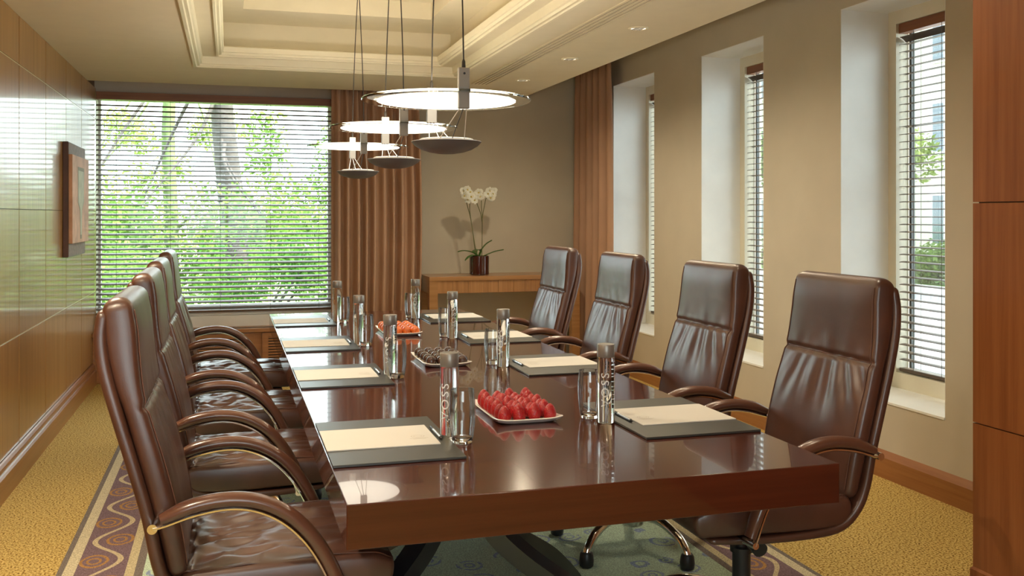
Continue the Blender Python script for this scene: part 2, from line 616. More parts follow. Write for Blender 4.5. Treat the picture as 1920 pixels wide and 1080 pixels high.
def bx(name, x0, x1, y0, y1, z0, z1, mat, parent=None, bevel=0.0, **kw):
    return MB().box(x0, x1, y0, y1, z0, z1).build(name, mat, parent, bevel=bevel, **kw)


def boxc(name, x0, x1, y0, y1, z0, z1, mat, parent=None, bevel=0.0, cache={}):
    """Box with its origin at its centre, so that alike boxes share a mesh."""
    key = (round(x1 - x0, 4), round(y1 - y0, 4), round(z1 - z0, 4), mat, bevel)
    if key not in cache:
        a, b_, c = (x1 - x0) / 2, (y1 - y0) / 2, (z1 - z0) / 2
        cache[key] = MB().box(-a, a, -b_, b_, -c, c).mesh(name, bevel=bevel, segs=1)
    return link(name, cache[key], mat, parent, loc=((x0 + x1) / 2, (y0 + y1) / 2, (z0 + z1) / 2))


def ring_prism(outer, inner, z0, z1):
    """Rectangular frame (outer/inner = x0,x1,y0,y1)."""
    def rc(r, z):
        return [(r[0], r[2], z), (r[1], r[2], z), (r[1], r[3], z), (r[0], r[3], z)]
    v = rc(outer, z0) + rc(inner, z0) + rc(outer, z1) + rc(inner, z1)
    f = []
    for k in range(4):
        k2 = (k + 1) % 4
        f += [(k, k2, 4 + k2, 4 + k), (8 + k, 12 + k, 12 + k2, 8 + k2), (k, 8 + k, 8 + k2, k2), (4 + k, 4 + k2, 12 + k2, 12 + k)]
    return MB().add(v, f)


def grid_wall(us, zs, holes, d0, d1, pt):
    idx, v, f = {}, [], []

    def vid(i, j, k):
        if (i, j, k) not in idx:
            idx[(i, j, k)] = len(v)
            v.append(pt(us[i], zs[j], (d0, d1)[k]))
        return idx[(i, j, k)]

    def solid(i, j):
        if i < 0 or j < 0 or i >= len(us) - 1 or j >= len(zs) - 1:
            return False
        cu, cz = (us[i] + us[i + 1]) / 2, (zs[j] + zs[j + 1]) / 2
        return not any(h[0] < cu < h[1] and h[2] < cz < h[3] for h in holes)
    for i in range(len(us) - 1):
        for j in range(len(zs) - 1):
            if not solid(i, j):
                continue
            a, b_, c, d = (i, j), (i + 1, j), (i + 1, j + 1), (i, j + 1)
            f.append(tuple(vid(*q, 0) for q in (a, b_, c, d)))
            f.append(tuple(vid(*q, 1) for q in (d, c, b_, a)))
            for (p, q, ni, nj) in ((a, b_, i, j - 1), (b_, c, i + 1, j), (c, d, i, j + 1), (d, a, i - 1, j)):
                if not solid(ni, nj):
                    f.append((vid(*p, 0), vid(*q, 0), vid(*q, 1), vid(*p, 1)))
    return MB().add(v, f)


def rect_sweep(rect, prof, closed=False):
    v, f = [], []
    for ins, z in prof:
        x0, x1, y0, y1 = rect[0] + ins, rect[1] - ins, rect[2] + ins, rect[3] - ins
        v += [(x0, y0, z), (x1, y0, z), (x1, y1, z), (x0, y1, z)]
    n = len(prof)
    for i in range(n if closed else n - 1):
        j = (i + 1) % n
        for k in range(4):
            k2 = (k + 1) % 4
            f.append((i * 4 + k, i * 4 + k2, j * 4 + k2, j * 4 + k))
    return MB().add(v, f)


def catmull(pts, per=6):
    P = [Vector(p) for p in pts]
    P = [P[0] * 2 - P[1]] + P + [P[-1] * 2 - P[-2]]
    out = []
    for i in range(1, len(P) - 2):
        for k in range(per):
            t = k / per
            a, b_, c, d = P[i - 1], P[i], P[i + 1], P[i + 2]
            out.append(0.5 * ((2 * b_) + (c - a) * t + (2 * a - 5 * b_ + 4 * c - d) * t * t + (3 * b_ - a - 3 * c + d) * t ** 3))
    out.append(P[-2])
    return out


# ------------------------------------------------------------------ the room
XL, XR, YB, ZC = -1.072, 3.31, 8.70, 2.44
YR = -1.6                                   # wall behind the camera
EX, EY = 2.53, 8.20                          # edges of the suspended ceiling
tag(bx('floor', XL - 0.3, 3.85, YR - 0.3, YB + 0.3, -0.12, 0.0, 'carpet'), 'gold speckled carpet across the whole room', kind='structure')

rug = MB().box(RUG[0], RUG[1], RUG[2], RUG[3], 0.0005, 0.004).build('carpet_inlay', 'rug')
tag(rug, 'patterned carpet inlay with purple vine border and pale green field', 'carpet')

# left wall: core, veneer panels, inlay strips, skirting
wl = bx('wall_left', XL - 0.3, XL - 0.012, YR - 0.3, YB + 0.3, 0, 2.95, 'joint')
tag(wl, 'honey veneer panelled wall with thin joints', kind='structure')
ycols = [8.70, 7.883, 7.166, 6.409, 5.636] + [5.636 - 0.757 * k for k in range(1, 10)]
zrows = [0.17, 0.741, 1.41, 2.18, 2.44]
g = 0.006
for i in range(len(ycols) - 1):
    for j in range(4):
        boxc('panel', XL - 0.012, XL, ycols[i + 1] + g, ycols[i] - g, zrows[j] + (0.004 if j in (1, 3) else 0.0016), zrows[j + 1] - (0.004 if j in (0, 2) else 0.0016), 'panelwood', wl)
for z in (0.741, 2.18):
    bx('inlay_strip', XL - 0.012, XL - 0.003, YR, YB, z - 0.003, z + 0.003, 'inlay', wl)
prof = [(0, 0), (0.035, 0), (0.035, 0.115), (0.028, 0.125), (0.022, 0.125), (0.022, 0.155), (0.014, 0.168), (0, 0.168)]


def extrude_y(prof, x, sgn, y0, y1):
    v = [(x + sgn * a, y0, z) for a, z in prof] + [(x + sgn * a, y1, z) for a, z in prof]
    n = len(prof)
    f = [(k, (k + 1) % n, n + (k + 1) % n, n + k) for k in range(n)] + [tuple(range(n)), tuple(range(2 * n - 1, n - 1, -1))]
    return MB().add(v, f)


tag(extrude_y(prof, XL, 1, YR, 8.45).build('baseboard_left', 'skirt'), 'stepped wooden skirting under the veneer panels', kind='structure')

# rear wall behind the camera; its window is added for cool fill light
tag(grid_wall([XL - 0.3, -0.85, 0.75, 3.85], [0, 0.55, 2.30, 2.95], [(-0.85, 0.75, 0.55, 2.30)], YR - 0.3, YR, lambda a, z, y: (a, y, z)).build('wall_rear', 'panelwood'),
    'veneered wall with a wide window behind the viewer', kind='structure')
wn_fill = empty('window_5', (0, YR, 0))
tag(wn_fill, 'wide window in the wall behind the viewer', kind='structure')
grid_wall([-0.85, -0.79, -0.08, -0.02, 0.69, 0.75], [0.55, 0.61, 2.24, 2.30], [(-0.79, -0.08, 0.61, 2.24), (-0.02, 0.69, 0.61, 2.24)], -0.22, -0.15, lambda a, z, y: (a, y, z)).build('window_frame', 'winwhite', wn_fill)
for a, b_ in ((-0.79, -0.08), (-0.02, 0.69)):
    bx('pane', a, b_, -0.19, -0.185, 0.61, 2.24, 'pane', wn_fill)

# back wall with the wide window opening
WB = (XL, 0.90, 0.54, 2.41)
# one connected wall with a hole: frame in XZ, extruded in Y
def wall_with_hole_xz(x0, x1, z0, z1, holes, y0, y1):
    """Wall in the XZ plane split into a grid around the holes; shared vertices make one connected mesh."""
    xs = sorted({x0, x1} | {h[0] for h in holes} | {h[1] for h in holes})
    zs = sorted({z0, z1} | {h[2] for h in holes} | {h[3] for h in holes})
    return grid_wall(xs, zs, holes, y0, y1, lambda a, z, y: (a, y, z))


tag(wall_with_hole_xz(XL - 0.012, 3.85, 0, 2.95, [(XL + 0.001, 0.90, 0.54, 2.41)], YB, YB + 0.3).build('wall_back', 'wallpaper'),
    'beige end wall around the wide window', kind='structure')
# right wall with three tall deep windows
WY = [(3.848, 4.675), (5.490, 6.341), (7.152, 8.018)]
WZ = (0.39, 2.54)
wr = grid_wall(sorted({2.30, YB} | {a for p in WY for a in p}), [0, WZ[0], WZ[1], 2.95], [(a, b_, WZ[0], WZ[1]) for a, b_ in WY], XR, 3.80,
               lambda a, z, x: (x, a, z)).build('wall_right', 'wallpaper')
tag(wr, 'beige window wall with three tall deep openings', kind='structure')
sprof = [(0, 0), (0.022, 0), (0.022, 0.108), (0.0, 0.142)]
tag(extrude_y(sprof, XR, -1, 2.42, YB).build('baseboard_right', 'skirt'), 'chamfered reddish wood skirting under the tall windows', kind='structure')

# near right: red-brown veneered block
PX, PY = 2.21, 2.45
wn = bx('wall_right_near', PX + 0.012, 3.85, YR, PY - 0.012, 0, 2.95, 'joint')
tag(wn, 'red brown veneered wall projection nearest on the right', kind='structure')
zr = [0.29, 0.738, 1.418, 2.19, 2.44]
yb = [PY, 1.70, 0.95, 0.20, -0.55, YR]
for i in range(5):
    for j in range(4):
        boxc('panel', PX, PX + 0.012, yb[i + 1] + 0.0016, yb[i] - (0.0016 if i else 0), zr[j] + 0.002, zr[j + 1] - 0.002, 'redwood', wn)
for j in range(4):
    boxc('panel', PX + 0.001, XR, PY - 0.012, PY, zr[j] + 0.002, zr[j + 1] - 0.002, 'redwood', wn)
pv = [(0, 0), (0.03, 0), (0.03, 0.25), (0.018, 0.262), (0.018, 0.285), (0.008, 0.297), (0, 0.297)]
vv, ff = [], []
for a, z in pv:
    vv += [(PX + 0.012 - a, YR, z), (PX + 0.012 - a, PY - 0.012 + a, z), (XR, PY - 0.012 + a, z)]
n = len(pv)
for i in range(n - 1):
    for k in range(2):
        ff.append((i * 3 + k, i * 3 + k + 1, (i + 1) * 3 + k + 1, (i + 1) * 3 + k))
tag(MB().add(vv, ff).build('baseboard_near', 'redwood'), 'stepped plinth of the veneered wall projection', kind='structure')

# ceiling with coffer
CO = (-0.236, 1.676, 1.15, 7.17)
ceil = ring_prism((XL - 0.3, EX, YR - 0.3, EY), CO, ZC, ZC + 0.03).build('ceiling', 'ceil')
tag(ceil, 'cream plaster ceiling around the coffer', kind='structure')
outer_prof = [(0, 2.445), (-0.006, 2.440), (-0.006, 2.428), (0.012, 2.428), (0.018, 2.436), (0.034, 2.436), (0.040, 2.448), (0.050, 2.452), (0.055, 2.50)]
rect_sweep(CO, outer_prof).build('coffer_moulding', 'mould', ceil)
rect_sweep(CO, [(0.055, 2.50), (0.150, 2.50)]).build('coffer_band', 'ceil', ceil)
inner_prof = [(0.150, 2.502), (0.150, 2.486), (0.163, 2.486), (0.168, 2.497), (0.182, 2.497), (0.188, 2.512), (0.196, 2.515), (0.200, 2.55), (0.185, 2.56), (0.07, 2.56)]
rect_sweep(CO, inner_prof).build('coffer_moulding', 'mould', ceil)
rect_sweep(CO, [(0.07, 2.555), (0.07, 2.75)]).build('coffer_riser', 'ceil', ceil)
UP = (0.088, 1.352, 1.75, 6.60)
ring_prism((CO[0] - 0.02, CO[1] + 0.02, CO[2] - 0.02, CO[3] + 0.02), UP, 2.745, 2.76).build('coffer_ceiling', 'ceil', ceil)
MB().add([(UP[0], UP[2], 2.76), (UP[1], UP[2], 2.76), (UP[1], UP[3], 2.76), (UP[0], UP[3], 2.76), (UP[0], UP[2], 2.86), (UP[1], UP[2], 2.86), (UP[1], UP[3], 2.86), (UP[0], UP[3], 2.86)],
         [(0, 1, 5, 4), (1, 2, 6, 5), (2, 3, 7, 6), (3, 0, 4, 7), (4, 5, 6, 7)]).build('coffer_ceiling_panel', 'ceil', ceil)
bx('ceiling_extension', 1.62, EX, EY, YB - 0.001, ZC, ZC + 0.03, 'ceil', ceil)
# perimeter curtain recesses
fs = MB().box(EX - 0.012, EX + 0.012, 2.45, YB - 0.002, ZC + 0.0301, 2.90).build('trim_1', 'vent')
tag(fs, 'ceiling edge fascia along the tall windows', kind='structure')
tag(bx('trim_2', EX + 0.0125, EX + 0.04, 2.45, YB - 0.002, ZC + 0.012, ZC + 0.03, 'mould'), 'thin cream edge strip along the window side of the ceiling', kind='structure')
tag(bx('trim_3', XL, 1.62, EY - 0.012, EY + 0.012, ZC + 0.031, 2.90, 'vent'), 'ceiling edge fascia before the end wall', kind='structure')
tag(bx('ceiling_recess', XL - 0.3, 3.85, YR - 0.3, YB + 0.3, 2.90, 3.00, 'ceil'), 'upper slab above the curtain recess', kind='structure')
tag(bx('trim_4', XL, 0.95, EY + 0.02, YB - 0.001, 2.51, 2.53, 'panelwood'), 'brown recess soffit above the wide window', kind='structure')  # brown colour stands for the shadow band inside the recess

# slot air diffuser in the ceiling
sd = empty('slot_diffuser', (1.94, 5.5, ZC))
tag(sd, 'long slotted air diffuser in the ceiling beside the coffer', 'air vent')
bx('backing', -0.062, 0.062, -2.6, 2.02, -0.002, 0.0, 'ventdark', sd)
for k in range(5):
    x = -0.06 + 0.03 * k
    boxc('blade', x - 0.008, x + 0.008, -2.6, 2.02, -0.008, -0.0015, 'vent', sd)


# recessed downlights
def downlight(x, y, label, k=1.0):
    t = empty('downlight', (x, y, ZC))
    tag(t, label, 'ceiling light', 'recessed downlights')
    MB().lathe([(0.058, -0.0005), (0.058, -0.006), (0.047, -0.008), (0.043, -0.002)], 28, caps=False).build('trim_ring', 'mould', t, smooth=True)
    MB().lathe([(0.043, -0.0025), (0.001, -0.0025)], 24, caps=False).build('lens', 'downglow', t)
    for dx in (-0.022, -0.008, 0.008, 0.022):
        boxc('louvre', dx - 0.004, dx + 0.004, -0.038, 0.038, -0.0065, -0.0025, 'steel', t)
    d = bpy.data.lights.new('downlight_beam', 'SPOT')
    d.energy = DOWN_W * k
    d.spot_size = R(172)
    d.spot_blend = 1.0
    d.shadow_soft_size = 0.04
    d.color = (1.0, 0.84, 0.60)
    o = bpy.data.objects.new('downlight_beam', d)
    COL.objects.link(o)
    o.parent = t
    o.location = (0, 0, -0.012)


DOWN_W = 46
downlight(2.225, 5.02, 'lit recessed downlight nearest the viewer by the diffuser')
downlight(2.215, 6.135, 'middle lit recessed downlight between two others')
downlight(2.21, 7.21, 'farthest lit recessed downlight above the orchid sideboard')
ADDED_L = ['recessed downlight above the chair nearest the tall windows, outside the picture', 'recessed downlight by the veneered wall projection, outside the picture',
         'recessed downlight behind the viewer towards the panelled wall', 'recessed downlight behind the viewer towards the tall windows',
         'recessed downlight beside the viewer along the panelled wall', 'recessed downlight over the first panelled wall chairs, outside the picture']
for (x, y) in ((2.2, 3.92), (2.0, 2.82), (0.0, -0.7), (1.5, -0.7), (-0.7, 1.6), (-0.7, 3.6)):  # six downlights added out of view to light the room
    downlight(x, y, ADDED_L.pop(0), 2.4 if x < -0.5 else (0.35 if y > 2 else 1.0))

# ------------------------------------------------------------------ windows
wn1 = empty('window_1', (0, YB, 0))
tag(wn1, 'wide end window behind the big blind', kind='structure')
f4 = grid_wall([XL + 0.001, XL + 0.02, 0.86, 0.90], [0.54, 0.59, 2.36, 2.41], [(XL + 0.02, 0.86, 0.59, 2.36)], 0.16, 0.22, lambda a, z, y: (a, y, z))
f4.build('window_frame', 'winwhite', wn1)
for a, b_ in ((XL + 0.02, 0.86),):
    bx('pane', a, b_, 0.185, 0.190, 0.59, 2.36, 'pane', wn1)
bx('window_board', XL + 0.003, 0.93, -0.03, 0.16, 0.515, 0.54, 'reveal', wn1)


def side_window(i, y0, y1):
    t = empty('window_%d' % (i + 2), (0, 0, 0))
    tag(t, ['nearest', 'middle', 'farthest'][i] + ' of the three tall deep-set windows', kind='structure')
    z0, z1 = WZ
    X0 = 3.625
    # painted reveal lining
    e = 0.004
    bx('reveal', XR + 0.001, X0, y1 - e, y1 - 0.0005, z0, z1, 'reveal', t)
    bx('reveal', XR + 0.001, X0, y0 + 0.0005, y0 + e, z0, z1, 'reveal', t)
    bx('reveal_head', XR + 0.001, X0, y0 + e, y1 - e, z1 - e, z1 - 0.0005, 'reveal', t)
    bx('sill', XR - 0.004, X0, y0 + e, y1 - e, z0 + 0.0005, z0 + 0.012, 'reveal', t)
    fy0, fy1, fz0, fz1 = y0 + 0.07, y1 - 0.07, 0.49, 2.462
    grid_wall([y0, fy0, fy1, y1], [z0, fz0, fz1, z1], [(fy0, fy1, fz0, fz1)], X0, X0 + 0.085, lambda a, z, x: (x, a, z)).build('window_frame', 'frame', t)
    grid_wall([fy0, fy0 + 0.02, fy1 - 0.02, fy1], [fz0, fz0 + 0.02, fz1 - 0.02, fz1], [(fy0 + 0.02, fy1 - 0.02, fz0 + 0.02, fz1 - 0.02)], X0 + 0.088, X0 + 0.11,
              lambda a, z, x: (x, a, z)).build('gasket', 'dark_gasket', t)
    bx('pane', X0 + 0.095, X0 + 0.10, fy0 + 0.02, fy1 - 0.02, fz0 + 0.02, fz1 - 0.02, 'pane', t)
    return fy0, fy1, fz0, fz1


# ------------------------------------------------------------------ venetian blinds
def slat_mesh(length, width, tilt, axis):
    """Thin crowned slat; local +d points outdoors, tilt lifts the outer edge."""
    k, th, crown = 4, 0.0024, 0.003
    top, bot = [], []
    for i in range(k + 1):
        s = (i / k - 0.5) * width
        c = crown * (1 - (2 * s / width) ** 2)
        d, z = s * math.cos(tilt) - c * math.sin(tilt), s * math.sin(tilt) + c * math.cos(tilt)
        top.append((d, z + th / 2))
        bot.append((d, z - th / 2))
    ring = top + bot[::-1]
    n = len(ring)
    v = []
    for e in (-length / 2, length / 2):
        for d, z in ring:
            v.append((e, d, z) if axis == 'x' else (d, e, z))
    f = [(q, (q + 1) % n, n + (q + 1) % n, n + q) for q in range(n)] + [tuple(range(n)), tuple(range(2 * n - 1, n - 1, -1))]
    return MB().add(v, f).mesh('slat')


bl = empty('venetian_blind', (-0.085, YB - 0.035, 0))
tag(bl, 'wide dark wooden venetian blind across the end window', 'blind')
BW = 1.96
sm = slat_mesh(BW, 0.05, R(19), 'x')
bx('headrail', -BW / 2, BW / 2, -0.035, 0.034, 2.345, 2.408, 'headrail', bl)
zt, pitch = 2.298, 0.0416
ns = 42
for k in range(ns):
    link('slat', sm, 'slat', bl, loc=(0, 0, zt - k * pitch))
bx('bottom_rail', -BW / 2, BW / 2, -0.026, 0.026, 0.542, 0.562, 'slat', bl, bevel=0.004)
for x in (-0.907, -0.48, -0.075, 0.345, 0.76):
    c = bx('ladder_cord', x + 0.085 - 0.0012, x + 0.085 + 0.0012, -0.0262, -0.0238, 0.55, 2.35, 'cord', bl)
for x0, x1 in ((0.40, 0.375), (-0.32, -0.35)):
    MB().tube([(x0, -0.03, 2.35), (x1, -0.03, 2.05)], 0.0015, 6).build('tilt_cord', 'cord', bl)

sm_y = {}
BLBL = ['narrow dark slatted blind in the tall window nearest the viewer',
        'narrow dark slatted blind in the middle tall window',
        'narrow dark slatted blind in the farthest tall window, mostly hidden by its reveal']
for i, (y0, y1) in enumerate(WY):
    fy0, fy1, fz0, fz1 = side_window(i, y0, y1)
    t = empty('venetian_blind', (3.667, (fy0 + fy1) / 2, 0))
    tag(t, BLBL[i], 'blind', 'narrow blinds in the tall windows')
    ln = round(fy1 - fy0 - 0.012, 3)
    if ln not in sm_y:
        sm_y[ln] = slat_mesh(ln, 0.05, R(4), 'y')
    bx('headrail', -0.028, 0.028, -ln / 2, ln / 2, fz1 - 0.055, fz1 - 0.001, 'headrail_y', t)
    ztop = fz1 - 0.118
    nn = int((ztop - (fz0 + 0.05)) / 0.0424)
    first = link('slat', sm_y[ln], 'slat_y', t, loc=(0, 0, ztop + 0.03), rot=(0, R(38), 0))
    for k in range(nn + 1):
        link('slat', sm_y[ln], 'slat_y', t, loc=(0, 0, ztop - k * 0.0424), rot=(0, R(8) if k in (16, 18, 19, 11) else 0, 0))
    bx('bottom_rail', -0.025, 0.025, -ln / 2, ln / 2, fz0 + 0.006, fz0 + 0.026, 'slat_y', t, bevel=0.003)
    for y in (-0.22, 0.0, 0.22):
        bx('ladder_cord', -0.0262, -0.024, y - 0.001, y + 0.001, fz0 + 0.02, fz1 - 0.05, 'cord', t)
        bx('ladder_cord', 0.024, 0.0262, y - 0.001, y + 0.001, fz0 + 0.02, fz1 - 0.05, 'cord', t)

# ------------------------------------------------------------------ radiator cover below the wide window
rc = empty('radiator_cover', (0, 8.45, 0))
tag(rc, 'low wooden radiator cover with grilles under the wide window', 'radiator cover')
x1 = 1.60
bx('plinth', XL + 0.002, x1, 0.012, 0.245, 0.0045, 0.09, 'coverwood', rc)
bx('body', XL + 0.002, x1, 0.02, 0.245, 0.09, 0.385, 'coverwood', rc)
bx('top_board', XL + 0.002, x1 + 0.01, -0.02, 0.245, 0.385, 0.415, 'coverwood', rc, bevel=0.003)
bx('upstand', XL + 0.02, 0.9, 0.215, 0.246, 0.415, 0.512, 'reveal', rc)
bx('air_slot', -0.95, 0.35, 0.06, 0.10, 0.4151, 0.4165, 'joint', rc)
for xa in (XL + 0.07, -0.40, 0.27, 0.94):
    xb = xa + 0.60
    grid_wall([xa, xa + 0.05, xb - 0.05, xb], [0.10, 0.13, 0.345, 0.375], [(xa + 0.05, xb - 0.05, 0.13, 0.345)], 0.0, 0.02, lambda a, z, y: (a, y, z)).build('grille_frame', 'coverwood', rc)
    bx('grille_void', xa + 0.05, xb - 0.05, 0.016, 0.0195, 0.13, 0.345, 'joint', rc)
    for k in range(9):
        z = 0.142 + k * 0.0235
        boxc('louvre', xa + 0.05, xb - 0.05, 0.003, 0.013, z, z + 0.012, 'coverwood', rc)


# ------------------------------------------------------------------ curtains
def curtain(name, p0, p1, z0, z1, folds, amp, label, seed, gather=0.8):
    rnd = random.Random(seed)
    p0, p1 = Vector((p0[0], p0[1], 0)), Vector((p1[0], p1[1], 0))
    d = (p1 - p0)
    ln = d.length
    d.normalize()
    nrm = Vector((-d.y, d.x, 0))
    nx, nz = folds * 10, 18
    amps = [amp * rnd.uniform(0.6, 1.25) for _ in range(folds + 2)]
    offs = [rnd.uniform(-0.25, 0.25) for _ in range(folds + 2)]
    front, back = [], []
    for j in range(nz + 1):
        tz = j / nz
        z = z0 + (z1 - z0) * tz
        for i in range(nx + 1):
            u = i / nx
            ph = u * folds
            k = int(min(ph, folds - 1e-6))
            a = amps[k] * (1 - (ph - k)) + amps[k + 1] * (ph - k)
            of = offs[k] * (1 - (ph - k)) + offs[k + 1] * (ph - k)
            aa = a * (1.0 - 0.35 * tz) if tz < 0.93 else a * 0.62
            wv = math.sin(2 * PI * (ph + of * (0.5 + 0.5 * (1 - tz))))
            wv = math.copysign(abs(wv) ** 0.8, wv)
            if tz > 0.95:
                wv = 0.7 * wv + 0.3 * math.sin(6 * PI * ph)
            along = ln * u * (1.0 if tz > 0.9 else (1.0 + 0.05 * math.sin(PI * tz)))
            p = p0 + d * along + nrm * (aa * wv)
            front.append(Vector((p.x, p.y, z)))
            back.append(Vector((p.x, p.y, z)) + nrm * 0.004)
    W = nx + 1
    v = front + back
    o = len(front)
    f = []
    for j in range(nz):
        for i in range(nx):
            a, b_, c, e = j * W + i, j * W + i + 1, (j + 1) * W + i + 1, (j + 1) * W + i
            f.append((a, b_, c, e))
            f.append((o + e, o + c, o + b_, o + a))
    for i in range(nx):
        f.append((i + 1, i, o + i, o + i + 1))
        q = nz * W
        f.append((q + i, q + i + 1, o + q + i + 1, o + q + i))
    for j in range(nz):
        f.append((j * W, (j + 1) * W, o + (j + 1) * W, o + j * W))
        f.append(((j + 1) * W + nx, j * W + nx, o + j * W + nx, o + (j + 1) * W + nx))
    ob = MB().add(v, f).build(name, 'curtain', smooth=True)
    tag(ob, label, 'curtain', 'rose brown curtains')
    return ob


curtain('curtain', (0.84, 8.335), (1.597, 8.335), 0.02, 2.52, 10, 0.048, 'pleated rose brown curtain between the wide window and the sideboard', 3)
curtain('curtain', (3.16, 8.60), (3.17, 7.74), 0.02, 2.74, 6, 0.06, 'pleated rose brown curtain in the corner beside the farthest tall window', 5)
tag(bx('curtain_rail', 3.13, 3.21, 4.0, 8.64, 2.745, 2.77, 'whitepaint'), 'slim white curtain rail high in the window recess', 'rail')

# ------------------------------------------------------------------ wall picture
pc = empty('wall_picture', (XL, 7.40, 1.48))
tag(pc, 'tall relief picture on a dark board hung on the panelled wall', 'picture')
bx('board', 0.001, 0.036, -0.385, 0.385, -0.386, 0.394, 'picboard', pc, bevel=0.003)
bx('board_face', 0.0362, 0.038, -0.38, 0.38, -0.38, 0.388, 'picboard_top', pc)
cv = bx('canvas', 0.038, 0.062, -0.384, 0.384, -0.293, 0.308, 'canvas', pc, bevel=0.002)
vv = [(-0.13, 0.21), (0.13, 0.21), (0.13, -0.01), (0.05, -0.06), (0.035, -0.12), (0.03, -0.24), (-0.03, -0.24), (-0.035, -0.12), (-0.05, -0.06), (-0.13, -0.01)]
for s, mt, off in ((1.0, 'canvas_mark', 0.0635), (1.12, 'canvas_line', 0.0628)):
    pts = [(y * s, (z - 0.0) * s) for y, z in vv]
    MB().add([(0.062, y, z) for y, z in pts] + [(off, y, z) for y, z in pts],
             [tuple(range(10, 20))] + [(k, (k + 1) % 10, 10 + (k + 1) % 10, 10 + k) for k in range(10)]).build('painted_shape', mt, cv)

# ------------------------------------------------------------------ conference table
TX0, TX1, TY0, TY1, TT, TB = 0.244, 1.484, 2.10, 6.285, 0.75, 0.65
tb = empty('conference_table', (0.864, 4.19, 0))
tag(tb, 'long glossy mahogany conference table on black curved legs', 'table')
top = MB().box(TX0 - 0.864, TX1 - 0.864, TY0 - 4.19, TY1 - 4.19, TB, TT).build('table_top', 'table', tb, bevel=0.0025, segs=2)


def table_leg(cx, cy, ang):
    """Box-section leg sweeping outward to the floor."""
    prof = [(0.04, 0.64), (0.06, 0.55), (0.095, 0.47), (0.15, 0.395), (0.24, 0.33), (0.36, 0.265), (0.50, 0.18), (0.62, 0.08), (0.68, 0.02)]
    path = catmull([(r, 0, z) for r, z in prof], 5)
    v, f = [], []
    hw = 0.034
    for i, p in enumerate(path):
        t = (path[min(i + 1, len(path) - 1)] - path[max(0, i - 1)]).normalized()
        nn = Vector((-t.z, 0, t.x))
        h = 0.034 - 0.014 * i / len(path)
        for s, q in ((-1, -1), (1, -1), (1, 1), (-1, 1)):
            v.append((p.x + nn.x * h * q, s * hw, max(0.0045, p.z + nn.z * h * q)))
    for i in range(len(path) - 1):
        for k in range(4):
            k2 = (k + 1) % 4
            f.append((i * 4 + k, i * 4 + k2, (i + 1) * 4 + k2, (i + 1) * 4 + k))
    f += [(3, 2, 1, 0), tuple((len(path) - 1) * 4 + k for k in range(4))]
    me = leg_cache.get('m')
    if me is None:
        me = leg_cache['m'] = MB().add(v, f).mesh('table_leg', smooth=True, angle=40)
    return link('table_leg', me, 'tableleg', tb, loc=(cx - 0.864, cy - 4.19, 0), rot=(0, 0, ang))


leg_cache = {}
for (cx, cy) in ((0.68, 2.93), (0.864, 5.35)):
    for an in (-143, -37, 37, 143):
        table_leg(cx, cy, R(an))
    bx('pedestal_plate', cx - 0.864 - 0.2, cx - 0.864 + 0.2, cy - 4.19 - 0.2, cy - 4.19 + 0.2, 0.63, 0.65, 'tableleg', tb)


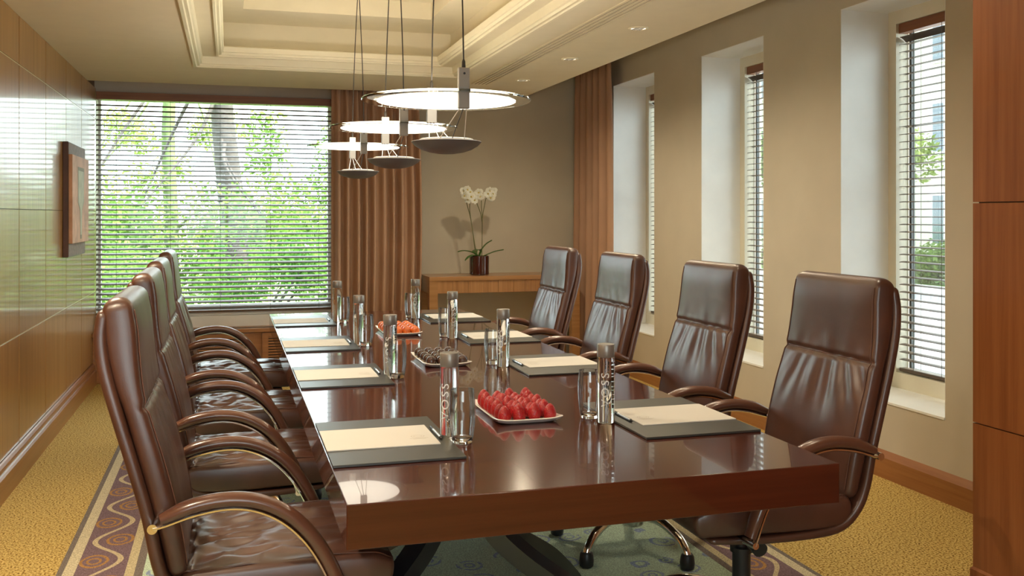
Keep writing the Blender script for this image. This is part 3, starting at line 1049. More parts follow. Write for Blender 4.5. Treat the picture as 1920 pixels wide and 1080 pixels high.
# ------------------------------------------------------------------ executive chairs
def loft(stations, nring=36, p=7.0, disp=None, cap_round=0.02, ncap=4, joint0=False, joint1=False):
    """stations: (x, z, h, w) along a path in XZ; cross-section a rounded slab across Y. Returns MB and ring count info."""
    P = [Vector((s[0], s[1])) for s in stations]
    rings = []

    def frame(i):
        t = (P[min(i + 1, len(P) - 1)] - P[max(i - 1, 0)]).normalized()
        return t, Vector((t.y, -t.x))       # normal: forward (+x) for a path going up
    st = []
    t0, n0 = frame(0)
    for k in range(ncap):
        a = PI / 2 * k / ncap
        cr, lo = (0.005, 0.80) if joint0 else (cap_round, 0.0)
        st.append((P[0] - t0 * cr * math.cos(a), n0, stations[0][2], stations[0][3], lo + (1 - lo) * math.sin(a) * 0.999 + 0.0005))
    for i in range(len(P)):
        t, nn = frame(i)
        st.append((P[i], nn, stations[i][2], stations[i][3], 1.0))
    t1, n1 = frame(len(P) - 1)
    for k in range(ncap - 1, -1, -1):
        a = PI / 2 * k / ncap
        cr, lo = (0.005, 0.80) if joint1 else (cap_round, 0.0)
        st.append((P[-1] + t1 * cr * math.cos(a), n1, stations[-1][2], stations[-1][3], lo + (1 - lo) * math.sin(a) * 0.999 + 0.0005))
    v, f = [], []
    m = len(st)
    nf = nring - 18                      # points across the front face
    for j, (c, nn, h, wd, sc) in enumerate(st):
        hh = h * (0.15 + 0.85 * sc) if sc < 1 else h
        ww = wd - cap_round * (1 - sc)
        r = min(0.017, hh * 0.8)
        ring = []
        for k in range(nf):
            ring.append(((ww - r) * (1 - 2 * k / (nf - 1)), hh, 1.0))
        for k in (1, 2, 3):
            q = PI / 2 * k / 3.5
            ring.append((-(ww - r) - r * math.sin(q), hh - r + r * math.cos(q), 0.25))
        ring.append((-ww, 0, 0.0))
        for k in (3, 2, 1):
            q = PI / 2 * k / 3.5
            ring.append((-(ww - r) - r * math.sin(q), -(hh - r + r * math.cos(q)), 0.0))
        for k in range(4):
            ring.append((-(ww - r) * (1 - 2 * k / 3), -hh, 0.0))
        for k in (1, 2, 3):
            q = PI / 2 * k / 3.5
            ring.append(((ww - r) + r * math.sin(q), -(hh - r + r * math.cos(q)), 0.0))
        ring.append((ww, 0, 0.0))
        for k in (3, 2, 1):
            q = PI / 2 * k / 3.5
            ring.append(((ww - r) + r * math.sin(q), hh - r + r * math.cos(q), 0.25))
        for y, th, fr in ring:
            if disp and fr > 0:
                th += disp(j / (m - 1), max(-1, min(1, y / ww)), fr, c)
            q = c + nn * th
            v.append((q.x, y, q.y))
    nring = len(ring)
    for j in range(m - 1):
        for k in range(nring):
            k2 = (k + 1) % nring
            f.append((j * nring + k, j * nring + k2, (j + 1) * nring + k2, (j + 1) * nring + k))
    f.append(tuple(range(nring - 1, -1, -1)))
    f.append(tuple((m - 1) * nring + k for k in range(nring)))
    return MB().add(v, f), st, nring, v


def path_stations(pts, per=5):
    """pts: (x, z, h, w) control points -> smooth stations."""
    a = catmull([(p[0], p[1], 0) for p in pts], per)
    b_ = catmull([(p[2], p[3], 0) for p in pts], per)
    return [(q.x, q.y, s.x, s.y) for q, s in zip(a, b_)]


def make_chair_parts():
    parts = []        # (name, mesh, mat, loc, rot, [children])
    # shell: back and seat pan in one sweep (path runs from the seat front up to the top so the normal faces forward)
    sh = [(0.37, 0.338, 0.010, 0.250), (0.2, 0.331, 0.013, 0.262), (0.02, 0.335, 0.015, 0.270), (-0.080, 0.352, 0.016, 0.275), (-0.140, 0.405, 0.016, 0.278),
          (-0.171, 0.48, 0.016, 0.282), (-0.194, 0.6, 0.016, 0.285), (-0.226, 0.72, 0.016, 0.284), (-0.270, 0.87, 0.016, 0.276), (-0.300, 0.98, 0.017, 0.265),
          (-0.311, 1.06, 0.017, 0.256), (-0.307, 1.115, 0.016, 0.250)]
    mb, *_ = loft(path_stations(sh, 4), 28, 8.0, cap_round=0.02)
    parts.append(('shell', mb.mesh('shell', smooth=True, angle=60), 'leather', None, None, []))

    def folds(u, y, z):
        return noise.noise(Vector((u * 2.2, y * 9.0, z)))

    # back cushion with a sewn headrest fold (front face only)
    ZS = 0.877

    def db(s, y, sy, c):
        edge = (1 - abs(y) ** 6) * (1 if sy > 0.5 else 0.2)
        z = c.y
        d = z - ZS
        crease = -0.009 * math.exp(-(d / 0.009) ** 2)
        if d > 0:
            t = min(1, d / 0.26)
            pil = 0.009 * math.sin(PI * min(1, 0.10 + 0.88 * t)) ** 0.7
            low = math.exp(-(d / 0.055) ** 2)
            f_ = low * 0.006 * noise.noise(Vector((y * 4.5, d * 8, 3.1))) + 0.0012 * noise.noise(Vector((y * 2, d * 8, 8)))
        else:
            t = min(1, -d / 0.42)
            pil = 0.010 * math.sin(PI * min(1, 0.08 + 0.92 * t)) ** 0.6
            top = math.exp(-((t - 0.20) / 0.24) ** 2)
            fan = noise.noise(Vector((y * 4.6 / (0.6 + 0.8 * t), t * 1.1, 5.7)))
            fan2 = noise.noise(Vector((y * 15, t * 2.0, 2.2)))
            f_ = top * (0.010 * fan + 0.0015 * fan2) + 0.003 * noise.noise(Vector((y * 2.0, t * 3, 1.2)))
        return edge * (pil + f_) + crease * (1 if sy > 0.5 else 0.6)
    bk = [(-0.126, 0.47, 0.024, 0.268), (-0.143, 0.56, 0.026, 0.273), (-0.169, 0.67, 0.027, 0.275), (-0.197, 0.775, 0.027, 0.273), (-0.226, 0.877, 0.027, 0.267),
          (-0.243, 0.94, 0.031, 0.263), (-0.256, 1.01, 0.036, 0.257), (-0.264, 1.08, 0.039, 0.252), (-0.270, 1.13, 0.038, 0.249)]
    mb, st, nr, v = loft(path_stations(bk, 12), 66, 9.0, db, cap_round=0.036, ncap=6)
    bc = mb.mesh('back_cushion', smooth=True)
    pipe_kids = []
    for k in (0, nr - 19):
        sgn = 1 if k == 0 else -1
        pts = [Vector(v[j * nr + k]) + Vector((0.001, 0.0008 * sgn, 0)) for j in range(5, len(st) - 6)]
        pipe_kids.append(('piping', MB().tube(pts, 0.0017, 6).mesh('piping', smooth=True), 'leather_pipe', None, None))
    js = min(range(len(st)), key=lambda j: abs(st[j][0].y - ZS))
    pts = [Vector(v[js * nr + k]) + Vector((0.0015, 0, 0)) for k in range(0, nr - 18)]
    pipe_kids.append(('seam', MB().tube(pts, 0.0014, 6).mesh('seam', smooth=True), 'leather_pipe', None, None))
    parts.append(('back_cushion', bc, 'leather', None, None, pipe_kids))

    # seat cushion (path runs front to rear so that the normal points up)
    def ds(s, y, sy, c):
        edge = (1 - abs(y) ** 6) * min(1, sy * 3)
        pil = 0.012 * math.sin(PI * min(1, max(0, s))) ** 0.6
        wr = noise.noise(Vector((y * 5.0 + s * 2.2, s * 6.0 - y * 1.5, 4.4)))
        wr2 = noise.noise(Vector((y * 11.0, s * 9.0 + y * 3, 9.1)))
        return edge * (pil + 0.016 * (abs(wr) * -1.6 + 0.4) + 0.004 * wr2)
    se = [(0.425, 0.392, 0.040, 0.255), (0.36, 0.402, 0.047, 0.266), (0.2, 0.403, 0.050, 0.272), (0.05, 0.400, 0.050, 0.274), (-0.07, 0.400, 0.048, 0.272), (-0.105, 0.402, 0.045, 0.27)]
    # reversed direction: normal must be +z -> travel in -x
    mb, st, nr, v = loft(path_stations(se, 9), 60, 9.0, ds, cap_round=0.02)
    parts.append(('seat_cushion', mb.mesh('seat_cushion', smooth=True), 'leather', None, None, []))
    k1 = 0
    pts = [Vector(v[j * nr + k1]) for j in range(3, len(st) - 3)]
    pts2 = [Vector((p.x, -p.y, p.z)) for p in pts]
    for q in (pts, pts2):
        parts.append(('seat_piping', MB().tube(q, 0.0022, 6).mesh('seat_piping', smooth=True), 'leather', None, None, []))

    # arms
    arm = [(-0.160, 0.612), (-0.085, 0.640), (0.0, 0.650), (0.08, 0.638), (0.155, 0.598), (0.215, 0.536), (0.262, 0.456), (0.295, 0.372)]
    bar = [(-0.178, 0.592), (-0.15, 0.597), (-0.08, 0.617), (0.0, 0.627), (0.07, 0.616), (0.138, 0.580), (0.196, 0.522), (0.242, 0.446), (0.274, 0.365), (0.282, 0.345)]
    for s in (1, -1):
        path = catmull([(x, s * 0.325, z) for x, z in arm], 6)
        n = len(path)
        rs = [0.019 * (0.72 + 0.28 * min(1, i / 4)) * (1 if i < n - 3 else 0.9) for i in range(n)]
        pad = MB().tube(path, rs, 14, flat=1.35, up=(0, 0, 1)).mesh('armrest', smooth=True, angle=50)
        bp = catmull([(x, s * 0.325, z) for x, z in bar], 6)
        barm = MB().tube(bp, 0.0065, 10, flat=2.2, up=(0, 0, 1)).mesh('arm_bar', smooth=True, angle=50)
        # rear bolt ring and bracket to the shell
        bolt = MB().tube([(-0.180, s * 0.336, 0.592), (-0.180, s * 0.27, 0.592)], 0.0125, 16).mesh('arm_bolt', smooth=True, angle=40)
        foot = MB().tube([(0.281, s * 0.338, 0.346), (0.281, s * 0.22, 0.340)], 0.011, 12).mesh('arm_bolt', smooth=True, angle=40)
        parts.append(('armrest', pad, 'armpad', None, None, [('arm_bar', barm, 'chrome', None, None), ('arm_bolt', bolt, 'chrome', None, None), ('arm_bolt', foot, 'chrome', None, None)]))
    # mechanism and column
    cx = 0.13 / 0.94
    mech = MB().box(cx - 0.13, cx + 0.14, -0.085, 0.085, 0.268, 0.330).mesh('tilt_mechanism', bevel=0.02, segs=2)
    knob = MB().tube([(cx + 0.02, 0.085, 0.285), (cx + 0.02, 0.16, 0.262)], 0.026, 14).mesh('tension_knob', smooth=True, angle=40)
    parts.append(('tilt_mechanism', mech, 'black', None, None, [('tension_knob', knob, 'black', None, None)]))
    # the upholstered body sits on the column: body scale and height
    for _, me, _, _, _, kids in parts:
        for q in [me] + [k[1] for k in kids]:
            for vt in q.vertices:
                vt.co = (vt.co.x * 0.94, vt.co.y * 0.94, vt.co.z * 0.94 + 0.083)
    cx = 0.13
    col = MB().lathe([(0.030, 0.10), (0.030, 0.275), (0.037, 0.276), (0.037, 0.292), (0.020, 0.294), (0.020, 0.345)], 20, c=(cx, 0, 0)).mesh('gas_column', smooth=True, angle=40)
    parts.append(('gas_column', col, 'black', None, None, []))
    hub = MB().lathe([(0.045, 0.09), (0.05, 0.10), (0.05, 0.148), (0.04, 0.156)], 20, c=(cx, 0, 0)).mesh('hub', smooth=True, angle=40)
    parts.append(('hub', hub, 'chrome', None, None, []))
    lp = catmull([(0.03, 0, 0.128), (0.10, 0, 0.146), (0.19, 0, 0.144), (0.275, 0, 0.116), (0.318, 0, 0.080), (0.332, 0, 0.055)], 5)
    legm = MB().tube(lp, [0.021 - 0.005 * i / len(lp) for i in range(len(lp))], 12).mesh('base_leg', smooth=True, angle=60)
    glide = MB().lathe([(0.020, 0.0042), (0.027, 0.010), (0.029, 0.03), (0.026, 0.055), (0.021, 0.064)], 16, c=(0.332, 0, 0)).mesh('glide', smooth=True, angle=50)
    return parts, legm, glide, cx


CH_PARTS, CH_LEG, CH_GLIDE, CH_CX = make_chair_parts()


def chair(x, y, rz, label, base=0.0):
    t = empty('office_chair', (x, y, 0), rz)
    tag(t, label, 'chair', 'brown leather chairs around the table')
    for name, me, mt, loc, rot, kids in CH_PARTS:
        o = link(name, me, mt, t)
        for kn, km, kmt, _, _ in kids:
            link(kn, km, kmt, o)
    for k in range(5):
        lg = link('base_leg', CH_LEG, 'chrome', t, loc=(CH_CX, 0, 0), rot=(0, 0, base + k * 2 * PI / 5))
        link('glide', CH_GLIDE, 'black', lg)
    return t


chair(-0.005, 2.721, R(0), 'high-backed brown leather chair nearest the viewer on the panelled wall side', R(20))
chair(-0.033, 3.746, R(0), 'second brown leather chair from the viewer on the panelled wall side', R(50))
chair(-0.056, 4.658, R(0), 'third brown leather chair from the viewer on the panelled wall side', R(10))
chair(-0.080, 5.753, R(0), 'farthest brown leather chair on the panelled wall side, nearest the wide blind', R(33))
chair(1.745, 2.815, R(180), 'high-backed brown leather chair nearest the viewer on the tall window side', R(23.5))
chair(1.745, 3.704, R(180), 'second brown leather chair from the viewer on the tall window side', R(180 - 146))
chair(1.750, 4.728, R(180), 'third brown leather chair from the viewer on the tall window side', R(0))
chair(1.758, 5.734, R(180), 'farthest brown leather chair on the tall window side, before the sideboard', R(25))


# ------------------------------------------------------------------ things on the table
def text_mesh(s, size, depth):
    cu = bpy.data.curves.new('lettering', 'FONT')
    cu.body = s
    cu.size = size
    cu.extrude = depth
    cu.resolution_u = 3
    cu.space_character = 1.25
    cu.align_x = 'CENTER'
    ob = bpy.data.objects.new('tmp_text', cu)
    COL.objects.link(ob)
    dg = bpy.context.evaluated_depsgraph_get()
    me = bpy.data.meshes.new_from_object(ob.evaluated_get(dg))
    bpy.data.objects.remove(ob)
    bpy.data.curves.remove(cu)
    return me


BR_ = 0.0268
bot_prof = [(0.0001, 0.0), (0.024, 0.0), (BR_, 0.003), (BR_, 0.195), (0.0255, 0.199), (0.0001, 0.199)]
bottle_me = MB().lathe(bot_prof, 40, caps=False).mesh('bottle_body', smooth=True, angle=50)
cap_me = MB().lathe([(0.0001, 0.1995), (0.0262, 0.1995), (BR_, 0.2005), (BR_, 0.2365), (0.0258, 0.238), (0.0001, 0.238)], 40, caps=False).mesh('cap', smooth=True, angle=50)
tm = text_mesh('VOSS', 0.034, 0.0)
# wrap: text runs up the bottle, letters turned on their side; bend around the cylinder
bm = bmesh.new()
bm.from_mesh(tm)
bmesh.ops.subdivide_edges(bm, edges=[e for e in bm.edges if e.calc_length() > 0.006], cuts=2)
cyh = 0.034 * 0.35
for vtx in bm.verts:
    xx, yy = vtx.co.x, vtx.co.y
    zz = 0.103 + xx * 1.12
    a = -(yy - cyh) / BR_
    rr = BR_ + 0.0004
    vtx.co = (rr * math.sin(a), -rr * math.cos(a), zz)
bm.to_mesh(tm)
bm.free()
tm.name = 'lettering'
small_me = bpy.data.meshes.new('small_print')
sv, sf = [], []
rnd = random.Random(2)
for col_ in range(5):
    z = 0.045
    while z < 0.175:
        h = rnd.uniform(0.004, 0.012)
        if not (col_ in (1, 3) and rnd.random() < 0.25):
            a0 = R(150) + col_ * R(9)
            o = len(sv)
            for a, zz in ((a0, z), (a0 + R(3), z), (a0 + R(3), z + h), (a0, z + h)):
                sv.append(((BR_ + 0.0004) * math.sin(a), -(BR_ + 0.0004) * math.cos(a), zz))
            sf.append((o, o + 1, o + 2, o + 3))
        z += h + 0.003
small_me.from_pydata(sv, [], sf)

glass_base_me = MB().lathe([(0.0001, 0.0), (0.024, 0.0), (0.0275, 0.003), (0.0292, 0.012), (0.0262, 0.0165), (0.022, 0.0150), (0.0001, 0.0142)], 40, caps=False).mesh('glass_base', smooth=True, angle=60)
glass_wall_me = MB().lathe([(0.0293, 0.0125), (0.0312, 0.024), (0.0345, 0.05), (0.0365, 0.085), (0.0355, 0.12), (0.0325, 0.1475)], 40, caps=False).mesh('glass_wall', smooth=True)
rim_pts = [(0.0325 * math.cos(2 * PI * k / 40), 0.0325 * math.sin(2 * PI * k / 40), 0.1478) for k in range(41)]
glass_rim_me = MB().tube(rim_pts, 0.0007, 6).mesh('glass_rim', smooth=True)


def bottle(x, y, turn, label):
    t = empty('water_bottle', (x, y, TT + 0.0003), turn)
    tag(t, label, 'bottle', 'water bottles')
    body = link('bottle_body', bottle_me, 'bottle', t)
    link('cap', cap_me, 'cap', t)
    link('lettering', tm, 'lettering', body)
    link('small_print', small_me, 'lettering', body)


def tumbler(x, y, label):
    o = empty('drinking_glass', (x, y, TT + 0.0003))
    tag(o, label, 'glass', 'water tumblers')
    link('glass_base', glass_base_me, 'tumbler', o)
    link('glass_wall', glass_wall_me, 'tumbler_wall', o)
    link('glass_rim', glass_rim_me, 'tumbler_wall', o)


BL = [(0.601, 2.672), (0.606, 3.752), (0.606, 4.702), (0.613, 5.745)]
GL = [(0.618, 2.585), (0.622, 3.683), (0.632, 4.635), (0.643, 5.675)]
BRt = [(1.097, 2.716), (1.094, 3.845), (1.096, 4.80), (1.089, 5.78)]
GR = [(1.072, 2.79), (1.068, 3.915), (1.073, 4.87), (1.070, 5.85)]
turns = [R(-42), R(-25), R(70), R(100), R(-28), R(-42), R(0), R(-22)]
for i in range(4):
    tx = ['nearest', 'second nearest', 'third nearest', 'farthest'][i]
    bottle(*BL[i], turns[i], 'clear water bottle with grey cap, ' + tx + ' in the row on the panelled wall side')
    bottle(*BRt[i], turns[4 + i], 'clear water bottle with grey cap, ' + tx + ' in the row on the tall window side')
    tumbler(*GL[i], 'clear barrel tumbler, ' + tx + ' in the row on the panelled wall side')
    tumbler(*GR[i], 'clear barrel tumbler, ' + tx + ' in the row on the tall window side')

# blotters, paper sheets, pens
FY_L = [(2.41, 2.925), (3.53, 4.03), (4.485, 4.995), (5.52, 6.04)]
PY_L = [(2.555, 2.795), (3.675, 3.915), (4.61, 4.85), (5.64, 5.87)]
FY_R = [(2.47, 2.99), (3.565, 4.075), (4.52, 5.03), (5.47, 5.99)]
PY_R = [(2.61, 2.85), (3.725, 3.965), (4.66, 4.92), (5.64, 5.90)]


def setting(x0, x1, y0, y1, px0, px1, py0, py1, side, i):
    tx = ['nearest', 'second nearest', 'third nearest', 'farthest'][i]
    where = tx + ' on the ' + ('panelled wall' if side < 0 else 'tall window') + ' side'
    b_ = MB().box(x0, x1, y0, y1, TT + 0.0003, TT + 0.0075).build('desk_blotter', 'blotter', bevel=0.0015, segs=2)
    tag(b_, 'dark grey leather desk blotter, ' + where, 'blotter', 'desk blotters')
    p = empty('note_sheets', ((px0 + px1) / 2, (py0 + py1) / 2, TT + 0.0078), R(0.4 * side))
    tag(p, 'cream note paper on a blotter, ' + where, 'paper', 'note paper on the blotters')
    a, c = (px1 - px0) / 2, (py1 - py0) / 2
    sheet = MB().box(-a, a, -c, c, 0, 0.0025).build('sheet', 'paper', p)
    # printed crest and two lines near the inner corner
    cx = (a - 0.045) * (1 if side < 0 else -1)
    em = MB()
    zz = 0.0027
    for r0, r1 in ((0.016, 0.0145), (0.010, 0.0088)):
        vs, fs_ = [], []
        for k in range(20):
            an = 2 * PI * k / 20
            vs += [(cx + r0 * 1.2 * math.cos(an), -0.02 + r0 * math.sin(an), zz), (cx + r1 * 1.2 * math.cos(an), -0.02 + r1 * math.sin(an), zz)]
        for k in range(20):
            k2 = (k + 1) % 20
            fs_.append((2 * k, 2 * k2, 2 * k2 + 1, 2 * k + 1))
        em.add(vs, fs_)
    for yy, hw in ((-0.046, 0.026), (-0.053, 0.018)):
        em.add([(cx - hw, yy, zz), (cx + hw, yy, zz), (cx + hw, yy + 0.003, zz), (cx - hw, yy + 0.003, zz)], [(0, 1, 2, 3)])
    em.build('printed_crest', 'print', sheet)
    # pen lying along the inner edge of the paper
    xp = (px1 + 0.012) if side < 0 else (px0 - 0.012)
    pn = empty('pen', (xp, (py0 + py1) / 2 + 0.005, TT + 0.0075 + 0.0048))
    tag(pn, 'slim silver pen beside the paper, ' + where, 'pen', 'pens beside the note paper')
    MB().tube([(0, -0.065, 0), (0, 0.035, 0)], 0.0045, 10).build('barrel', 'pen', pn, smooth=True, angle=40)
    MB().tube([(0, -0.078, 0), (0, -0.065, 0)], [0.0012, 0.0044], 10).build('tip', 'black', pn, smooth=True, angle=40)
    MB().tube([(0, 0.035, 0), (0, 0.068, 0)], 0.0047, 10).build('pen_cap', 'black', pn, smooth=True, angle=40)


for i in range(4):
    setting(0.2465, 0.588, *FY_L[i], 0.247, 0.551, *PY_L[i], -1, i)
    setting(1.119, 1.4815, *FY_R[i], 1.171, 1.479, *PY_R[i], 1, i)


ORD = ['front', 'second', 'third', 'fourth', 'fifth', 'sixth', 'seventh']
COLN = ['leftmost', 'second from the left', 'second from the right', 'rightmost']


def spot(i, j, rows):
    return COLN[i] + ' in the ' + ('back' if j == rows - 1 else ORD[j]) + ' row'


# serving trays and what lies on them
def tray(x0, x1, y0, y1, label):
    cx, cy = (x0 + x1) / 2, (y0 + y1) / 2
    a, b_ = (x1 - x0) / 2, (y1 - y0) / 2
    v, f = [], []
    # lofted square rings: outside up, inside down
    prof = [(0.0, 0.88, 0.0), (1.0, 0.88, 0.0), (1.0, 0.93, 0.004), (1.0, 1.0, 0.014), (1.0, 0.988, 0.0165), (1.0, 0.92, 0.007), (1.0, 0.88, 0.0035)]
    n = 8
    rings = []
    for on, s, z in prof[1:]:
        r = []
        for k in range(4 * n):
            side, t = k // n, (k % n) / n * 2 - 1
            px, py = [(t, -1), (1, t), (-t, 1), (-1, -t)][side]
            lift = 0.006 * (max(0, abs(t) - 0.5) * 2) ** 2 * (1 if s > 0.85 else 0)
            r.append((px * (a - b_ + b_ * s if False else a * s), py * b_ * s, z + lift))
        rings.append(r)
    for r in rings:
        v += r
    m = 4 * n
    for i in range(len(rings) - 1):
        for k in range(m):
            k2 = (k + 1) % m
            f.append((i * m + k, i * m + k2, (i + 1) * m + k2, (i + 1) * m + k))
    f.append(tuple(range(m - 1, -1, -1)))
    f.append(tuple((len(rings) - 1) * m + k for k in range(m)))
    o = MB().add(v, f).build('serving_tray', 'tray', smooth=True, angle=35)
    o.location = (cx, cy, TT + 0.0003)
    tag(o, label, 'tray', 'small serving trays')
    return cx, cy, a * 0.90, b_ * 0.90, TT + 0.0003 + 0.0036


def berry_mesh(seed):
    rnd = random.Random(seed)
    h = 0.052 * rnd.uniform(0.90, 1.08)
    prof = [(0.002, 0.0), (0.012, 0.0005), (0.0185, 0.006), (0.0205, 0.014), (0.0195, 0.023), (0.016, 0.032), (0.0105, 0.040), (0.005, 0.0445), (0.0005, 0.046)]
    mb = MB().lathe([(r, z * h / 0.046) for r, z in prof], 16)
    mb.v = [(x * (1 + 0.07 * noise.noise(Vector((x * 60, y * 60, z * 60 + seed)))), y * (1 + 0.07 * noise.noise(Vector((y * 60, z * 60, x * 60 + seed)))), z) for x, y, z in mb.v]
    return mb.mesh('strawberry', smooth=True)


cx, cy, a, b_, z = tray(0.765, 0.972, 2.75, 3.085, 'white rectangular tray holding the strawberries')
berries = [berry_mesh(s) for s in range(4)]
rnd = random.Random(11)
for i in range(4):
    for j in range(7):
        x = cx - a + 0.022 + (2 * a - 0.044) * i / 3 + rnd.uniform(-0.002, 0.002)
        y = cy - b_ + 0.022 + (2 * b_ - 0.044) * j / 6 + rnd.uniform(-0.002, 0.002)
        o = link('strawberry', berries[rnd.randrange(4)], 'strawberry', loc=(x, y, z), rot=(rnd.uniform(-0.08, 0.08), rnd.uniform(-0.08, 0.08), rnd.uniform(0, 6)))
        tag(o, 'red strawberry on the nearest tray, ' + spot(i, j, 7), 'strawberry', 'strawberries on the nearest tray')

cx, cy, a, b_, z = tray(0.772, 0.968, 3.875, 4.215, 'white rectangular tray holding the dark chocolate truffles')
truf = MB().lathe([(0.004, 0.003), (0.0155, 0.004), (0.0205, 0.010), (0.0222, 0.019), (0.0205, 0.028), (0.015, 0.036), (0.007, 0.0405), (0.0005, 0.0415)], 18).mesh('ball', smooth=True)
case = MB()
cv_, cf_ = [], []
for k in range(36):
    an = 2 * PI * k / 36
    wv = 1 + 0.05 * (k % 2)
    cv_ += [(0.0135 * math.cos(an), 0.0135 * math.sin(an), 0.0), (0.0215 * wv * math.cos(an), 0.0215 * wv * math.sin(an), 0.009)]
for k in range(36):
    k2 = (k + 1) % 36
    cf_.append((2 * k, 2 * k2, 2 * k2 + 1, 2 * k + 1))
cf_.append(tuple(2 * k for k in range(36)))
case_me = MB().add(cv_, cf_).mesh('paper_case')


def sweet(kind, mat, ball, x, y, z, label, group, tilt=0.0, rot=0.0, sc=1.0):
    t = empty(kind, (x, y, z), rot)
    t.scale = (sc, sc, sc)
    tag(t, label, 'sweet', group)
    o = link('ball', ball, mat, t)
    o.rotation_euler = (tilt, 0, 0)
    link('paper_case', case_me, 'case', t)


for i in range(4):
    for j in range(5):
        x = cx - a + 0.021 + (2 * a - 0.042) * i / 3 + rnd.uniform(-0.002, 0.002)
        y = cy - b_ + 0.023 + (2 * b_ - 0.046) * j / 4 + rnd.uniform(-0.002, 0.002)
        sweet('chocolate_truffle', 'choc', truf, x, y, z, 'dark chocolate truffle on the middle tray, ' + spot(i, j, 5), 'truffles on the middle tray', 0, rnd.uniform(0, 6), 1.0)
cx, cy, a, b_, z = tray(0.770, 0.966, 4.93, 5.28, 'white rectangular tray holding the orange sweets')
truf_o = truf.copy()
truf_o.name = 'orange_ball'
truf_o.materials.clear()
for i in range(4):
    for j in range(5):
        x = cx - a + 0.021 + (2 * a - 0.042) * i / 3 + rnd.uniform(-0.002, 0.002)
        y = cy - b_ + 0.023 + (2 * b_ - 0.046) * j / 4 + rnd.uniform(-0.002, 0.002)
        sweet('orange_sweet', 'orange', truf_o, x, y, z, 'glossy orange sweet on the farthest tray, ' + spot(i, j, 5), 'orange sweets on the farthest tray', 0, rnd.uniform(0, 6), 1.08)

# ------------------------------------------------------------------ pendant lamps
def pendant(x, y, label, seed):
    rnd = random.Random(seed)
    z = 1.79
    t = empty('pendant_lamp', (x, y, z))
    tag(t, label, 'pendant lamp', 'pendant lamps above the table')
    MB().lathe([(0.250, -0.004), (0.300, -0.004), (0.302, 0.0), (0.300, 0.004), (0.250, 0.004), (0.250, -0.004)], 72, caps=False).build('glass_rim', 'lampglass', t, smooth=True, angle=40)
    MB().lathe([(0.0005, -0.006), (0.246, -0.006), (0.2485, 0.0), (0.246, 0.0005), (0.0005, 0.0005)], 64, caps=False).build('diffuser', 'lampglow', t, smooth=True, angle=40)
    MB().lathe([(0.0005, 0.0008), (0.225, 0.0008), (0.227, 0.0035), (0.225, 0.006), (0.0005, 0.006)], 64, caps=False).build('upper_glass', 'lampup', t, smooth=True, angle=40)
    for s in (-1, 1):
        br = bx('bracket', -0.019, 0.019, s * 0.262 - 0.010, s * 0.262 + 0.010, -0.058, 0.078, 'steel', t, bevel=0.003)
        MB().tube([(0, s * 0.262 - s * -0.0105, 0.058), (0, s * 0.262 + s * 0.0125, 0.058)], 0.004, 10).build('screw', 'black', br)
        MB().lathe([(0.007, 0.078), (0.006, 0.098), (0.003, 0.106)], 12, c=(0, s * 0.262, 0)).build('cable_grip', 'cable', br, smooth=True, angle=40)
        # supply cable up to the coffer
        xt = 0.03 * s
        pts = [(0, s * 0.262, 0.10), (0.004 * s, s * 0.255, 0.35), (xt * 0.5, s * 0.235, 0.70), (xt, s * 0.20, 1.066)]
        MB().tube(catmull(pts, 6), 0.0026, 8).build('cable', 'cable', t, smooth=True)
        # fine struts from the bracket down to the bowl
        for dx in (-0.045, 0.0, 0.045):
            MB().tube([(dx * 0.25, s * 0.258, -0.055), (dx, s * 0.085, -0.147)], 0.0016, 6).build('strut', 'cable' if s < 0 and dx == 0 else 'whitepaint', t)
    bowl = [(0.0005, -0.193), (0.03, -0.1915), (0.06, -0.1865), (0.09, -0.177), (0.112, -0.164), (0.126, -0.149), (0.124, -0.147), (0.108, -0.160), (0.08, -0.172), (0.0005, -0.180)]
    MB().lathe(bowl, 48, caps=False).build('bowl', 'bowl', t, smooth=True, angle=40)
    MB().lathe([(0.094, -0.150), (0.096, -0.140), (0.090, -0.138), (0.088, -0.150)], 40, caps=False).build('bowl_collar', 'whitepaint', t, smooth=True, angle=40)
    MB().lathe([(0.0005, -0.150), (0.03, -0.148), (0.045, -0.142), (0.03, -0.135), (0.0005, -0.132)], 20, caps=False).build('bulb', 'lampglow', t, smooth=True)
    MB().lathe([(0.04, 1.07), (0.04, 1.045), (0.01, 1.04)], 20).build('ceiling_rose', 'whitepaint', t, smooth=True, angle=40)


pendant(0.745, 3.36, 'glowing glass disc pendant lamp nearest the viewer', 1)
pendant(0.745, 4.50, 'glowing glass disc pendant lamp in the middle of the row', 2)
pendant(0.742, 5.80, 'glowing glass disc pendant lamp farthest along the row', 3)

# ------------------------------------------------------------------ sideboard and orchid
sb = empty('sideboard', (1.652, 8.13, 0))
tag(sb, 'low wooden console sideboard against the end wall', 'sideboard')
SL, SD = 1.38, 0.45
bx('top_board', 0, SL, 0, SD, 0.808, 0.845, 'sidewood', sb, bevel=0.002)
for k in range(9):
    xa = 0.076 + (SL - 0.152) * k / 9
    xb_ = 0.076 + (SL - 0.152) * (k + 1) / 9
    boxc('apron_panel', xa + 0.0008, xb_ - 0.0008, 0.012 + 0.002 * (k % 2), 0.03, 0.70, 0.808, 'sidewood_v', sb)
bx('side_rail', 0.006, 0.03, 0.08, SD - 0.08, 0.70, 0.808, 'sidewood', sb)
bx('side_rail', SL - 0.03, SL - 0.006, 0.08, SD - 0.08, 0.70, 0.808, 'sidewood', sb)
for xa in (0, SL - 0.076):
    for ya in (0.001, SD - 0.077):
        boxc('leg', xa + 0.001, xa + 0.075, ya, ya + 0.076, 0.0005, 0.8075, 'sidewood', sb)

